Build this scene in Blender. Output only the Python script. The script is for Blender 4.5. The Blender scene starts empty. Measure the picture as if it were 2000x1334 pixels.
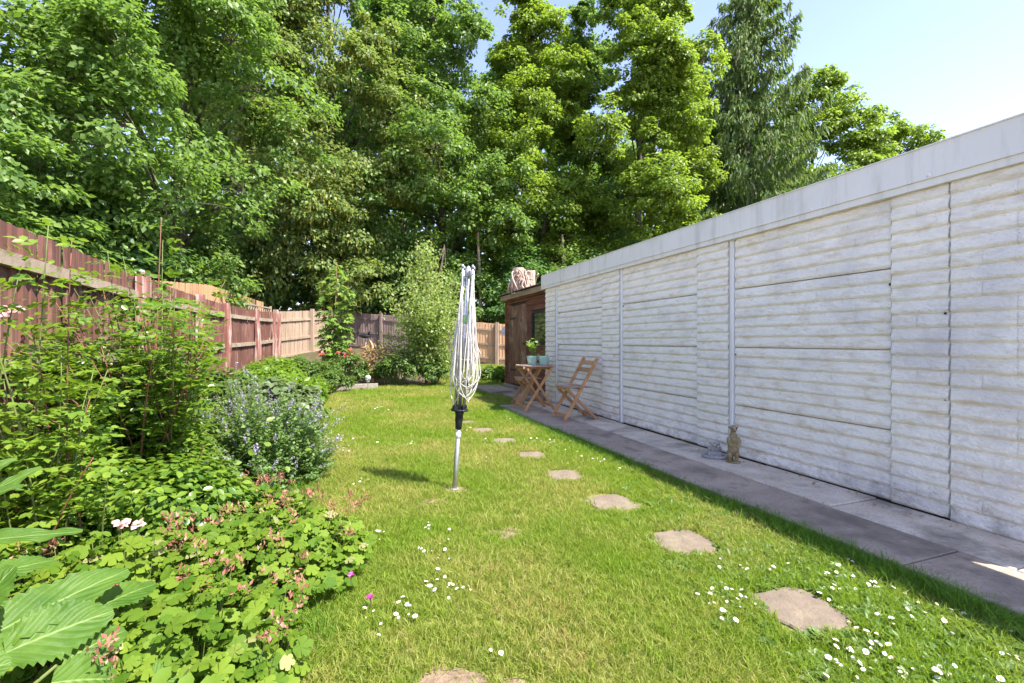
import bpy, math, random
import numpy as np
from mathutils import Vector, Matrix, Quaternion

# ------------------------------------------------------------------ camera, sky, sun, exposure
scene = bpy.context.scene
R = math.radians
CAM_H = 1.15
FPX = 900.0                      # focal length in pixels of the 2000 px wide frame
cam_d = bpy.data.cameras.new('camera')
cam = bpy.data.objects.new('camera', cam_d)
scene.collection.objects.link(cam)
cam.location = (0, 0, CAM_H)
cam.rotation_euler = (R(90), 0, 0)
cam_d.sensor_width = 36.0
cam_d.lens = 36.0 * FPX / 2000.0
cam_d.clip_start = 0.05
cam_d.clip_end = 2000
scene.camera = cam

SUN_AZ = R(117.3)                # measured from +Y towards +X
SUN_EL = R(57.0)
world = bpy.data.worlds.new('World')
scene.world = world
world.use_nodes = True
wn = world.node_tree
wn.nodes.clear()
sky = wn.nodes.new('ShaderNodeTexSky')
sky.sky_type = 'NISHITA'
sky.sun_disc = False
sky.sun_elevation = SUN_EL
sky.sun_rotation = SUN_AZ
sky.altitude = 100
sky.air_density = 0.75
sky.dust_density = 0.05
sky.ozone_density = 1.5
bg = wn.nodes.new('ShaderNodeBackground')
bg.inputs['Strength'].default_value = 0.115
wo = wn.nodes.new('ShaderNodeOutputWorld')
tint = wn.nodes.new('ShaderNodeMix')            # even tint over the whole dome: the photograph's lavender blue
tint.data_type = 'RGBA'; tint.blend_type = 'MULTIPLY'
tint.inputs[0].default_value = 1.0
tint.inputs[7].default_value = (1.04, .83, .84, 1)
wn.links.new(sky.outputs[0], tint.inputs[6])
wn.links.new(tint.outputs[2], bg.inputs[0])
wn.links.new(bg.outputs[0], wo.inputs[0])

sun_d = bpy.data.lights.new('sun', 'SUN')
sun_d.energy = 2.4
sun_d.angle = R(0.5)
sun_d.color = (1.0, 0.94, 0.83)
sun = bpy.data.objects.new('sun', sun_d)
scene.collection.objects.link(sun)
to_sun = Vector((math.sin(SUN_AZ) * math.cos(SUN_EL), math.cos(SUN_AZ) * math.cos(SUN_EL), math.sin(SUN_EL)))
sun.rotation_euler = (-to_sun).to_track_quat('-Z', 'Y').to_euler()
sun.location = to_sun * 60

scene.view_settings.view_transform = 'Standard'
scene.view_settings.look = 'None'
scene.view_settings.gamma = 1.0
scene.view_settings.use_curve_mapping = False
scene.view_settings.exposure = 2.55
scene.cycles.max_bounces = 6
scene.cycles.diffuse_bounces = 4
scene.cycles.transmission_bounces = 4
scene.cycles.transparent_max_bounces = 6
scene.cycles.sample_clamp_indirect = 6.0

# ------------------------------------------------------------------ helpers
C = scene.collection
rng = np.random.default_rng(7)
random.seed(7)


def spot(px, py, Y):
    """world point at depth Y that stands at these photo pixels"""
    return ((px - 1000) / FPX * Y, Y, CAM_H + (667 - py) / FPX * Y)


def gp(px, py, z=0.0):
    """point at height z (flat ground) at these photo pixels"""
    Y = FPX * (CAM_H - z) / (py - 667)
    return ((px - 1000) / FPX * Y, Y)


def sstep(a, b, x):
    t = np.clip((np.asarray(x, float) - a) / (b - a), 0, 1)
    return t * t * (3 - 2 * t)


def gz(x, y):
    """height of the ground: flat lawn, rising to the back left"""
    x = np.asarray(x, float); y = np.asarray(y, float)
    return 0.72 * sstep(10.2, 15.5, y) * sstep(-2.2, -6.6, x) + 0.15 * sstep(13, 19, y)


class MB:
    """collects boxes, tubes, lathes into one mesh"""
    def __init__(self):
        self.v = []; self.f = []; self.m = []

    def add(self, vs, fs, mat=0):
        o = len(self.v)
        self.v += [tuple(map(float, p)) for p in vs]
        self.f += [tuple(i + o for i in f) for f in fs]
        self.m += [mat] * len(fs)

    def box(self, lo, hi, mat=0, M=None):
        x0, y0, z0 = lo; x1, y1, z1 = hi
        vs = [Vector(p) for p in ((x0, y0, z0), (x1, y0, z0), (x1, y1, z0), (x0, y1, z0),
                                  (x0, y0, z1), (x1, y0, z1), (x1, y1, z1), (x0, y1, z1))]
        if M is not None:
            vs = [M @ p for p in vs]
        self.add(vs, [(0, 3, 2, 1), (4, 5, 6, 7), (0, 1, 5, 4), (1, 2, 6, 5), (2, 3, 7, 6), (3, 0, 4, 7)], mat)

    def bar(self, a, b, w, t, mat=0, up=(0, 0, 1)):
        """rectangular bar from a to b, w across (side), t along up"""
        a = Vector(a); b = Vector(b); d = b - a; L = d.length; d.normalize()
        u = Vector(up); s = d.cross(u)
        if s.length < 1e-4:
            s = d.cross(Vector((1, 0, 0)))
        s.normalize(); u = s.cross(d)
        M = Matrix(((s.x, d.x, u.x, a.x), (s.y, d.y, u.y, a.y), (s.z, d.z, u.z, a.z), (0, 0, 0, 1)))
        self.box((-w / 2, 0, -t / 2), (w / 2, L, t / 2), mat, M)

    def tube(self, pts, rad, n=6, mat=0, cap=True):
        pts = [Vector(p) for p in pts]
        if not hasattr(rad, '__len__'):
            rad = [rad] * len(pts)
        vs = []; fs = []
        ref = None
        for i, p in enumerate(pts):
            d = (pts[min(i + 1, len(pts) - 1)] - pts[max(i - 1, 0)])
            if d.length < 1e-9:
                d = Vector((0, 0, 1))
            d.normalize()
            if ref is None:
                ref = d.orthogonal().normalized()
            s = (ref - d * ref.dot(d))
            s = s.normalized() if s.length > 1e-6 else d.orthogonal().normalized()
            ref = s
            u = d.cross(s)
            for k in range(n):
                a = 2 * math.pi * k / n
                vs.append(p + (s * math.cos(a) + u * math.sin(a)) * rad[i])
        for i in range(len(pts) - 1):
            for k in range(n):
                k2 = (k + 1) % n
                fs.append((i * n + k, i * n + k2, (i + 1) * n + k2, (i + 1) * n + k))
        if cap:
            fs.append(tuple(range(n - 1, -1, -1)))
            fs.append(tuple((len(pts) - 1) * n + k for k in range(n)))
        self.add(vs, fs, mat)

    def lathe(self, prof, n=20, mat=0, c=(0, 0, 0)):
        vs = []; fs = []
        for r, z in prof:
            for k in range(n):
                a = 2 * math.pi * k / n
                vs.append((c[0] + r * math.cos(a), c[1] + r * math.sin(a), c[2] + z))
        for i in range(len(prof) - 1):
            for k in range(n):
                k2 = (k + 1) % n
                fs.append((i * n + k, i * n + k2, (i + 1) * n + k2, (i + 1) * n + k))
        fs.append(tuple(range(n - 1, -1, -1)))
        fs.append(tuple((len(prof) - 1) * n + k for k in range(n)))
        self.add(vs, fs, mat)

    def ball(self, c, r, n=10, m=7, mat=0):
        if not hasattr(r, '__len__'):
            r = (r, r, r)
        vs = [(c[0], c[1], c[2] - r[2])]; fs = []
        for i in range(1, m):
            t = math.pi * i / m
            for k in range(n):
                a = 2 * math.pi * k / n
                vs.append((c[0] + r[0] * math.sin(t) * math.cos(a), c[1] + r[1] * math.sin(t) * math.sin(a), c[2] - r[2] * math.cos(t)))
        vs.append((c[0], c[1], c[2] + r[2]))
        for k in range(n):
            fs.append((0, 1 + (k + 1) % n, 1 + k))
        for i in range(m - 2):
            for k in range(n):
                a = 1 + i * n + k; b = 1 + i * n + (k + 1) % n
                fs.append((a, b, b + n, a + n))
        L = len(vs) - 1; s = 1 + (m - 2) * n
        for k in range(n):
            fs.append((s + k, s + (k + 1) % n, L))
        self.add(vs, fs, mat)

    def mesh(self, name, mats, smooth=False):
        me = bpy.data.meshes.new(name)
        me.from_pydata(self.v, [], self.f)
        for m in mats if isinstance(mats, (list, tuple)) else [mats]:
            me.materials.append(m)
        if any(self.m):
            me.polygons.foreach_set('material_index', self.m)
        if smooth:
            me.polygons.foreach_set('use_smooth', [True] * len(me.polygons))
        me.update()
        return me

    def build(self, name, mats, parent=None, smooth=False, local=False):
        return link(name, self.mesh(name, mats, smooth), parent, local)


def link(name, me, parent=None, local=False):
    o = bpy.data.objects.new(name, me)
    C.objects.link(o)
    if parent is not None:
        o.parent = parent
        if not local:                                   # the mesh is in world space
            p = parent; M = Matrix.Identity(4)
            while p is not None:
                M = p.matrix_parent_inverse @ p.matrix_basis @ M if p.parent else p.matrix_basis @ M
                p = p.parent
            o.matrix_parent_inverse = M.inverted()
    return o


def tag(o, label, cat, group=None):
    o['label'] = label; o['category'] = cat
    if group:
        o['group'] = group
    return o


def thing(name, label, cat, loc=(0, 0, 0), rotz=0.0, group=None):
    o = bpy.data.objects.new(name, None)
    o.empty_display_size = 0.1
    C.objects.link(o)
    o.location = loc; o.rotation_euler = (0, 0, rotz)
    return tag(o, label, cat, group)


def structure(o):
    o['kind'] = 'structure'
    return o


def stuff(o):
    o['kind'] = 'stuff'
    return o


def np_mesh(name, parts, mats, smooth=False):
    """parts: list of (verts Nx3, faces MxK array, material index)"""
    nv = 0; V = []; LI = []; LS = []; LT = []; MI = []; nl = 0
    for v, f, m in parts:
        f = np.asarray(f)
        if len(f) == 0:
            continue
        V.append(np.asarray(v, np.float32)); LI.append((f + nv).ravel())
        k = f.shape[1]
        LS.append(nl + np.arange(len(f)) * k); LT.append(np.full(len(f), k))
        MI.append(np.full(len(f), m)); nv += len(v); nl += f.size
    V = np.concatenate(V); LI = np.concatenate(LI).astype(np.int32)
    LS = np.concatenate(LS).astype(np.int32); LT = np.concatenate(LT).astype(np.int32); MI = np.concatenate(MI).astype(np.int32)
    me = bpy.data.meshes.new(name)
    me.vertices.add(len(V)); me.vertices.foreach_set('co', V.ravel())
    me.loops.add(len(LI)); me.loops.foreach_set('vertex_index', LI)
    me.polygons.add(len(LS)); me.polygons.foreach_set('loop_start', LS); me.polygons.foreach_set('loop_total', LT)
    for m in mats if isinstance(mats, (list, tuple)) else [mats]:
        me.materials.append(m)
    me.polygons.foreach_set('material_index', MI)
    if smooth:
        me.polygons.foreach_set('use_smooth', np.ones(len(LS), bool))
    me.update(calc_edges=True)
    return me


def unit(a):
    return a / np.maximum(np.linalg.norm(a, axis=-1, keepdims=True), 1e-9)


def spread_leaves(tv, tf, pos, nrm, tip, size, wid=None):
    """copies of a leaf template (x side, y tip, z normal) laid at pos"""
    tv = np.asarray(tv, float); tf = np.asarray(tf)
    n = unit(nrm); t = tip - n * np.sum(tip * n, 1, keepdims=True); t = unit(t)
    s = np.cross(t, n)
    size = np.asarray(size, float).reshape(-1, 1, 1) * np.ones((len(pos), 1, 1))
    w = size if wid is None else np.asarray(wid, float).reshape(-1, 1, 1)
    v = pos[:, None, :] + s[:, None, :] * tv[None, :, 0:1] * w + t[:, None, :] * tv[None, :, 1:2] * size + n[:, None, :] * tv[None, :, 2:3] * size
    f = tf[None] + (np.arange(len(pos)) * len(tv))[:, None, None]
    return v.reshape(-1, 3), f.reshape(-1, tf.shape[1])


LEAF = ([(0, 0, 0), (.34, .45, .06), (0, 1, -.08), (-.34, .45, .06)], [(0, 1, 2), (0, 2, 3)])
OVAL = ([(0, 0, 0), (.26, .25, .05), (.3, .6, .05), (0, 1, -.06), (-.3, .6, .05), (-.26, .25, .05)], [(0, 1, 2), (0, 2, 3), (0, 3, 4), (0, 4, 5)])
BLADE = ([(-.5, 0, 0), (.5, 0, 0), (0, 1, 0)], [(0, 1, 2)])


def palmate(lobes, depth, teeth=False):
    """round lobed leaf, stalk at the origin"""
    vs = [(0, .38, .02)]; n = lobes
    for i in range(n):
        a = math.pi * (-.80 + 1.6 * (i + .5) / n)
        r = .60 if abs(a) < 1.2 else .48
        vs.append((math.sin(a) * r, .38 + math.cos(a) * r, .05 - .10 * (i % 2)))
        if i < n - 1:
            a2 = math.pi * (-.80 + 1.6 * (i + 1) / n)
            vs.append((math.sin(a2) * r * depth, .38 + math.cos(a2) * r * depth, .10))
    vs.append((0, 0, 0))
    m = len(vs)
    fs = [(0, i + 1, i) for i in range(1, m - 2)] + [(0, m - 1, m - 2), (0, 1, m - 1)]
    return vs, fs


MAPLE = palmate(5, .55)


def scalloped():
    vs = [(0, .42, .0)]
    for i in range(5):
        a0 = math.pi * (-.78 + 1.56 * (i + .5) / 5); r0 = (.46, .56, .62, .56, .46)[i]
        for o_, k in ((-.36, .84), (-.14, .97), (.14, .97), (.36, .84)):
            vs.append((math.sin(a0 + o_) * r0 * k, .42 + math.cos(a0 + o_) * r0 * k, -.02 - .16 * abs(o_)))
        if i < 4:
            a1 = math.pi * (-.78 + 1.56 * (i + 1) / 5); vs.append((math.sin(a1) * r0 * .60, .42 + math.cos(a1) * r0 * .60, .10))
    vs.append((0, .06, 0)); m = len(vs)
    return vs, [(0, i + 1, i) for i in range(1, m - 2)] + [(0, m - 1, m - 2), (0, 1, m - 1)]


GERAN = scalloped()


def rdir(n, r=rng):
    return unit(r.normal(size=(n, 3)))


# ------------------------------------------------------------------ materials
def nmat(name):
    m = bpy.data.materials.new(name); m.use_nodes = True
    nt = m.node_tree; nt.nodes.clear()
    out = nt.nodes.new('ShaderNodeOutputMaterial')
    return m, nt, out


def N(nt, t, **kw):
    n = nt.nodes.new(t)
    for k, v in kw.items():
        if k in ('op', 'operation'):
            n.operation = v
        else:
            try:
                n.inputs[k.replace('_', ' ')].default_value = v
            except Exception:
                setattr(n, k, v)
    return n


def ramp(nt, fac, stops):
    r = nt.nodes.new('ShaderNodeValToRGB')
    e = r.color_ramp.elements
    while len(e) < len(stops):
        e.new(0.5)
    for i, (p, c) in enumerate(stops):
        e[i].position = p; e[i].color = (*c, 1) if len(c) == 3 else c
    nt.links.new(fac, r.inputs[0])
    return r.outputs[0]


def mixc(nt, fac, a, b, mode='MIX'):
    m = nt.nodes.new('ShaderNodeMix'); m.data_type = 'RGBA'; m.blend_type = mode
    for sock, val in ((m.inputs[0], fac), (m.inputs[6], a), (m.inputs[7], b)):
        if isinstance(val, (int, float)):
            sock.default_value = val
        elif isinstance(val, (tuple, list)):
            sock.default_value = (*val, 1) if len(val) == 3 else val
        else:
            nt.links.new(val, sock)
    return m.outputs[2]


def noise(nt, scale, detail=4, vec=None, rough=.55, stretch=None, coord='Object', dist=0.0):
    n = nt.nodes.new('ShaderNodeTexNoise')
    n.inputs['Scale'].default_value = scale; n.inputs['Detail'].default_value = detail
    n.inputs['Roughness'].default_value = rough; n.inputs['Distortion'].default_value = dist
    if vec is None:
        if coord == 'World':
            g = nt.nodes.new('ShaderNodeNewGeometry'); vec = g.outputs['Position']
        else:
            t = nt.nodes.new('ShaderNodeTexCoord'); vec = t.outputs[coord]
    if stretch:
        mp = nt.nodes.new('ShaderNodeMapping'); mp.inputs['Scale'].default_value = stretch
        nt.links.new(vec, mp.inputs[0]); vec = mp.outputs[0]
    nt.links.new(vec, n.inputs['Vector'])
    return n.outputs['Fac']


def surf(name, layers, rough=.8, bumps=(), spec=.3, metal=0.0, coord='World', rand=0.0):
    """layers: first a colour pair with noise, then stains.
    each layer: (scale, stretch, lo, hi, colA, colB) first; then (scale, stretch, lo, hi, col) over it"""
    m, nt, out = nmat(name)
    p = nt.nodes.new('ShaderNodeBsdfPrincipled')
    col = None
    for ly in layers:
        if len(ly) == 6:
            sc, st, lo, hi, ca, cb = ly
            col = ramp(nt, noise(nt, sc, 5, stretch=st, coord=coord), [(lo, ca), (hi, cb)])
        else:
            sc, st, lo, hi, cb = ly
            f = ramp(nt, noise(nt, sc, 6, stretch=st, coord=coord, rough=.65), [(lo, (0, 0, 0)), (hi, (1, 1, 1))])
            col = mixc(nt, f, col, cb)
    if rand:
        oi = nt.nodes.new('ShaderNodeObjectInfo')
        r = nt.nodes.new('ShaderNodeMapRange'); r.inputs['To Min'].default_value = 1 - rand; r.inputs['To Max'].default_value = 1 + rand
        nt.links.new(oi.outputs['Random'], r.inputs['Value'])
        hs = nt.nodes.new('ShaderNodeHueSaturation')
        nt.links.new(r.outputs[0], hs.inputs['Value']); nt.links.new(col, hs.inputs['Color'])
        col = hs.outputs[0]
    nt.links.new(col, p.inputs['Base Color'])
    p.inputs['Roughness'].default_value = rough; p.inputs['Metallic'].default_value = metal
    p.inputs['Specular IOR Level'].default_value = spec
    prev = None
    for sc, st, strength, dist in bumps:
        b = nt.nodes.new('ShaderNodeBump'); b.inputs['Strength'].default_value = strength; b.inputs['Distance'].default_value = dist
        nt.links.new(noise(nt, sc, 6, stretch=st, coord=coord, rough=.6), b.inputs['Height'])
        if prev:
            nt.links.new(prev, b.inputs['Normal'])
        prev = b.outputs[0]
    if prev:
        nt.links.new(prev, p.inputs['Normal'])
    nt.links.new(p.outputs[0], out.inputs[0])
    return m


def leafmat(name, ca, cb, trans=.35, rough=.42, spec=.35, inst=False, tcol=None, dry=None, patch=None):
    """leaf: colour differs from leaf to leaf; lets some light through"""
    m, nt, out = nmat(name)
    if inst:
        oi = nt.nodes.new('ShaderNodeObjectInfo'); rnd = oi.outputs['Random']
    else:
        g = nt.nodes.new('ShaderNodeNewGeometry'); rnd = g.outputs['Random Per Island']
    col = ramp(nt, rnd, [(0.0, ca), (1.0, cb)])
    if dry:
        col = mixc(nt, ramp(nt, rnd, [(dry[1], (0, 0, 0)), (dry[1] + .02, (1, 1, 1))]), col, dry[0])
    if patch:                                            # dry and lush patches of lawn
        pcol, sc, lo, hi = patch
        f = ramp(nt, noise(nt, sc, 4, vec=oi.outputs['Location']), [(lo, (0, 0, 0)), (hi, (1, 1, 1))])
        mm = nt.nodes.new('ShaderNodeMath'); mm.operation = 'MULTIPLY'
        nt.links.new(f, mm.inputs[0])
        r2 = nt.nodes.new('ShaderNodeMath'); r2.operation = 'FRACT'
        r3 = nt.nodes.new('ShaderNodeMath'); r3.operation = 'MULTIPLY'; r3.inputs[1].default_value = 37.7
        nt.links.new(rnd, r3.inputs[0]); nt.links.new(r3.outputs[0], r2.inputs[0]); nt.links.new(r2.outputs[0], mm.inputs[1])
        col = mixc(nt, mm.outputs[0], col, pcol)
    p = nt.nodes.new('ShaderNodeBsdfPrincipled')
    nt.links.new(col, p.inputs['Base Color'])
    p.inputs['Roughness'].default_value = rough
    p.inputs['Specular IOR Level'].default_value = spec
    t = nt.nodes.new('ShaderNodeBsdfTranslucent')
    tc = mixc(nt, .55, col, tcol or (min(1, cb[0] * 1.65), min(1, cb[1] * 1.8), cb[2] * .8))
    nt.links.new(tc, t.inputs[0])
    mx = nt.nodes.new('ShaderNodeMixShader'); mx.inputs[0].default_value = trans
    nt.links.new(p.outputs[0], mx.inputs[1]); nt.links.new(t.outputs[0], mx.inputs[2])
    nt.links.new(mx.outputs[0], out.inputs[0])
    return m


def plain(name, col, rough=.6, metal=0.0, spec=.4):
    m, nt, out = nmat(name)
    p = nt.nodes.new('ShaderNodeBsdfPrincipled')
    c = ramp(nt, noise(nt, 30, 4), [(.3, tuple(x * .82 for x in col)), (.7, tuple(min(1, x * 1.12) for x in col))])
    nt.links.new(c, p.inputs['Base Color'])
    p.inputs['Roughness'].default_value = rough; p.inputs['Metallic'].default_value = metal
    p.inputs['Specular IOR Level'].default_value = spec
    nt.links.new(p.outputs[0], out.inputs[0])
    return m


M = {}
M['soil'] = surf('soil', [(6, None, .3, .7, (.055, .04, .026), (.12, .088, .055)), (1.1, None, .5, .62, (.06, .065, .02))], .95,
                 [(40, None, .6, .02), (9, None, .5, .04)])
M['lawn'] = surf('lawn_thatch', [(5, None, .3, .7, (.13, .15, .032), (.26, .23, .08)), (30, None, .45, .6, (.13, .17, .028)), (.8, None, .55, .7, (.26, .19, .09))], .95,
                 [(120, None, .6, .01)])
M['wall'] = surf('painted_concrete', [(3, None, .3, .7, (.84, .775, .675), (.90, .84, .745)),
                                      (2.2, (1, 1, 2.6), .54, .80, (.66, .61, .55)),
                                      (6, (1, 1, 3), .50, .70, (.70, .59, .44)), (1.3, None, .52, .70, (.66, .61, .57)),
                                      (34, (1, 1, 2), .62, .76, (.52, .49, .47)),
                                      (95, None, .64, .70, (.30, .28, .28))], .75,
                 [(20, (1, 1, 2.4), .75, .022), (80, None, .45, .006)], spec=.25)
def splash(m):
    nt = m.node_tree; p = [n for n in nt.nodes if n.type == 'BSDF_PRINCIPLED'][0]
    src = p.inputs['Base Color'].links[0].from_socket
    g = nt.nodes.new('ShaderNodeNewGeometry'); sx = nt.nodes.new('ShaderNodeSeparateXYZ'); nt.links.new(g.outputs['Position'], sx.inputs[0])
    reach = nt.nodes.new('ShaderNodeMapRange'); reach.inputs['From Min'].default_value = .05; reach.inputs['From Max'].default_value = .30
    reach.inputs['To Min'].default_value = .30; reach.inputs['To Max'].default_value = 0.0
    nt.links.new(sx.outputs[2], reach.inputs['Value'])
    ad = nt.nodes.new('ShaderNodeMath'); ad.operation = 'ADD'
    nt.links.new(noise(nt, 7, 7, coord='World', rough=.72, stretch=(1, 1, 1.6)), ad.inputs[0]); nt.links.new(reach.outputs[0], ad.inputs[1])
    col = mixc(nt, ramp(nt, ad.outputs[0], [(.66, (0, 0, 0)), (.90, (.65, .65, .65))]), src, (.24, .215, .185))
    nt.links.new(col, p.inputs['Base Color'])


splash(M['wall'])
M['wall_base'] = surf('wall_concrete', [(4, None, .3, .7, (.70, .66, .60), (.78, .75, .71)), (9, (1, 1, 3), .5, .7, (.60, .53, .44))], .85, [(60, None, .4, .006)])
M['strip'] = surf('painted_metal', [(5, (1, 1, .4), .3, .7, (.68, .66, .63), (.78, .76, .73)), (20, (1, 1, .3), .6, .75, (.42, .42, .45))], .45, [(60, None, .1, .002)])
M['fascia'] = surf('fascia_paint', [(1.5, None, .3, .7, (.70, .67, .62), (.78, .75, .70)), (9, (1, 1, .12), .50, .78, (.53, .50, .44)), (2.5, (1, 1, .6), .56, .75, (.60, .58, .50)), (60, None, .66, .74, (.50, .49, .46))], .5, [(30, None, .06, .004)])
M['dirt'] = surf('black_moss', [(12, None, .3, .7, (.035, .03, .026), (.10, .09, .075))], .95, [(60, None, .6, .01)])
M['slab_in'] = surf('pale_concrete', [(5, None, .3, .7, (.52, .42, .32), (.70, .60, .475)), (2.2, None, .52, .70, (.22, .185, .145)), (60, None, .55, .7, (.22, .2, .18))], .92,
                    [(55, None, .5, .008), (200, None, .3, .003)], rand=.06)
M['slab_out'] = surf('purple_concrete', [(3, None, .3, .7, (.33, .245, .175), (.45, .345, .255)), (45, None, .5, .66, (.42, .36, .32)), (90, None, .58, .68, (.14, .11, .095)), (1.6, None, .50, .66, (.19, .155, .12)), (7, None, .56, .66, (.24, .19, .14))], .92,
                     [(40, None, .7, .010), (160, None, .5, .004)], rand=.06)
M['stone'] = surf('sandy_paving', [(9, None, .3, .7, (.15, .118, .09), (.23, .182, .135)), (60, None, .55, .7, (.17, .13, .10)), (4, None, .56, .7, (.22, .2, .12))], .95, [(60, None, .6, .012)], rand=.08)
M['earth'] = surf('dry_earth', [(14, None, .3, .7, (.19, .13, .085), (.31, .225, .15)), (50, None, .55, .7, (.16, .11, .07))], .95, [(30, None, .8, .02), (120, None, .5, .005)])
M['red_board'] = surf('red_stained_board', [(7, (1, 1, .12), .3, .7, (.12, .054, .040), (.185, .086, .064)), (26, (1, 1, .07), .56, .72, (.36, .235, .20)), (3, (1, 1, .4), .55, .72, (.30, .15, .12))], .85,
                      [(70, (1, 1, .06), .35, .004)], rand=.10)
M['red_top'] = surf('worn_red_board', [(7, (1, 1, .12), .3, .7, (.25, .085, .07), (.36, .14, .115)), (30, (1, 1, .1), .46, .62, (.52, .40, .36))], .85, [(70, (1, 1, .06), .35, .004)], rand=.1)
M['old_rail'] = surf('mossy_grey_timber', [(5, None, .3, .7, (.30, .225, .165), (.42, .33, .25)), (9, None, .52, .66, (.17, .16, .06)), (40, None, .58, .7, (.22, .17, .13))], .9, [(60, None, .4, .006)])
M['red_post'] = surf('red_post_timber', [(6, (1, 1, .2), .3, .7, (.20, .075, .058), (.32, .14, .11)), (16, (1, 1, .1), .5, .62, (.48, .38, .32))], .9, [(60, (1, 1, .1), .5, .008)])
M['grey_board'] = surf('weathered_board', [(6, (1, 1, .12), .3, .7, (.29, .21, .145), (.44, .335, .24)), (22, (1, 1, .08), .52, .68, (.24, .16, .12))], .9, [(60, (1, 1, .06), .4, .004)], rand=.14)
M['shaded_board'] = surf('shaded_weathered_board', [(6, (1, 1, .12), .3, .7, (.16, .115, .10), (.27, .20, .175)), (22, (1, 1, .08), .52, .68, (.13, .085, .07))], .9, [(60, (1, 1, .06), .4, .004)], rand=.14)  # back fence boards with the shade put into their colour
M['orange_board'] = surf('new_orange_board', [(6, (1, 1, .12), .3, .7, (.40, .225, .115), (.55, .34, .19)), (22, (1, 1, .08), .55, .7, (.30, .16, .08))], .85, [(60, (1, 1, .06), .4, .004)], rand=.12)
M['shed'] = surf('brown_shed_board', [(7, (.2, .2, 1), .3, .7, (.105, .036, .022), (.185, .070, .040)), (30, (.15, .15, 1), .56, .7, (.26, .15, .09))], .75, [(50, (.15, .15, 1), .4, .004)], rand=.12)
M['shed_door'] = surf('worn_door_board', [(7, (1, 1, .15), .3, .7, (.12, .055, .032), (.21, .10, .06)), (26, (1, 1, .1), .52, .68, (.33, .22, .15)), (3, None, .55, .68, (.30, .22, .14))], .8, [(50, (1, 1, .1), .4, .004)], rand=.12)
M['shed_trim'] = surf('grey_trim_board', [(7, (.3, .3, 1), .3, .7, (.24, .165, .105), (.38, .28, .19)), (9, None, .55, .7, (.18, .17, .08))], .9, [(60, None, .4, .005)])
M['dark_roof'] = surf('dark_corrugated_sheet', [(8, None, .3, .7, (.022, .02, .02), (.06, .055, .05))], .8, [(60, None, .3, .003)])
M['teak'] = surf('oiled_hardwood', [(14, None, .3, .7, (.36, .18, .075), (.54, .30, .14)), (60, None, .55, .7, (.20, .09, .04))], .55, [(60, None, .15, .002)], rand=.12)
M['teak_top'] = surf('weathered_hardwood', [(9, None, .3, .7, (.30, .19, .135), (.42, .30, .23)), (50, None, .55, .7, (.24, .13, .08))], .7, [(60, None, .15, .002)], rand=.12)
M['pot'] = plain('pale_green_glaze', (.36, .55, .46), .35)
M['metal'] = plain('dull_aluminium', (.50, .50, .50), .42, .85)
M['galv'] = plain('galvanised_tube', (.40, .41, .37), .5, .8)
M['plastic'] = plain('black_plastic', (.016, .017, .02), .35)
M['grey_plastic'] = plain('grey_plastic', (.30, .30, .33), .45)
M['line'] = plain('plastic_line', (.66, .62, .56), .55)
M['green_clip'] = plain('green_plastic', (.25, .42, .20), .5)
M['white'] = plain('white_plastic', (.78, .78, .76), .5)
M['hole'] = plain('rusty_bolt', (.035, .028, .026), .8)
M['bark'] = surf('bark', [(8, (1, 1, .3), .3, .7, (.065, .05, .038), (.15, .118, .09)), (3, None, .55, .7, (.10, .11, .05))], .95, [(16, (1, 1, .3), .7, .03)])
M['pale_bark'] = surf('pale_bark', [(9, (1, 1, .4), .3, .7, (.22, .16, .11), (.40, .31, .23))], .9, [(30, None, .5, .01)])
M['stump'] = surf('dry_stump_wood', [(10, (1, 1, .2), .3, .7, (.34, .235, .175), (.56, .43, .345)), (40, (1, 1, .15), .55, .7, (.22, .14, .10))], .9, [(50, (1, 1, .15), .6, .01)])
M['stem'] = plain('green_stem', (.12, .15, .04), .6)
M['red_stem'] = plain('reddish_stem', (.20, .075, .05), .6)
M['statue'] = surf('mossy_resin', [(40, None, .3, .7, (.20, .15, .075), (.36, .28, .17)), (14, None, .5, .62, (.17, .13, .025)), (120, None, .6, .7, (.12, .09, .05))], .8, [(160, None, .4, .004)], coord='Object')
M['eye'] = plain('dark_paint', (.02, .016, .012), .4)
M['cast_stone'] = surf('cast_stone', [(50, None, .3, .7, (.22, .205, .19), (.40, .38, .36)), (140, None, .58, .7, (.12, .11, .10))], .9, [(180, None, .5, .004)], coord='Object')
M['sleeper'] = surf('bleached_timber', [(8, None, .3, .7, (.30, .25, .21), (.48, .43, .38)), (30, None, .55, .7, (.16, .13, .11))], .9, [(60, None, .5, .006)])
# leaves
M['syc'] = leafmat('sycamore_leaf', (.078, .155, .032), (.190, .285, .062), .48, rough=.46, spec=.4)
M['syc2'] = leafmat('bright_sycamore_leaf', (.105, .180, .022), (.245, .325, .045), .50, rough=.46, spec=.38)
M['syc3'] = leafmat('dark_sycamore_leaf', (.080, .160, .034), (.18, .28, .060), .50)
M['maple'] = leafmat('field_maple_leaf', (.105, .165, .038), (.225, .285, .085), .46, rough=.46, spec=.4, dry=((.24, .25, .05), .93))
M['tassel'] = leafmat('yellow_tassel', (.30, .29, .05), (.46, .42, .09), .3)
M['under'] = leafmat('understorey_leaf', (.070, .155, .040), (.15, .26, .068), .48)
M['conif'] = leafmat('conifer_spray', (.060, .118, .030), (.160, .230, .060), .40, rough=.6)
M['dead'] = leafmat('dead_spray', (.15, .12, .09), (.26, .21, .16), .2, rough=.8)
M['birch'] = leafmat('birch_leaf', (.16, .235, .055), (.34, .41, .125), .46, rough=.42, spec=.35)
M['sapling'] = leafmat('sapling_leaf', (.10, .19, .035), (.22, .33, .06), .42)
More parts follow.
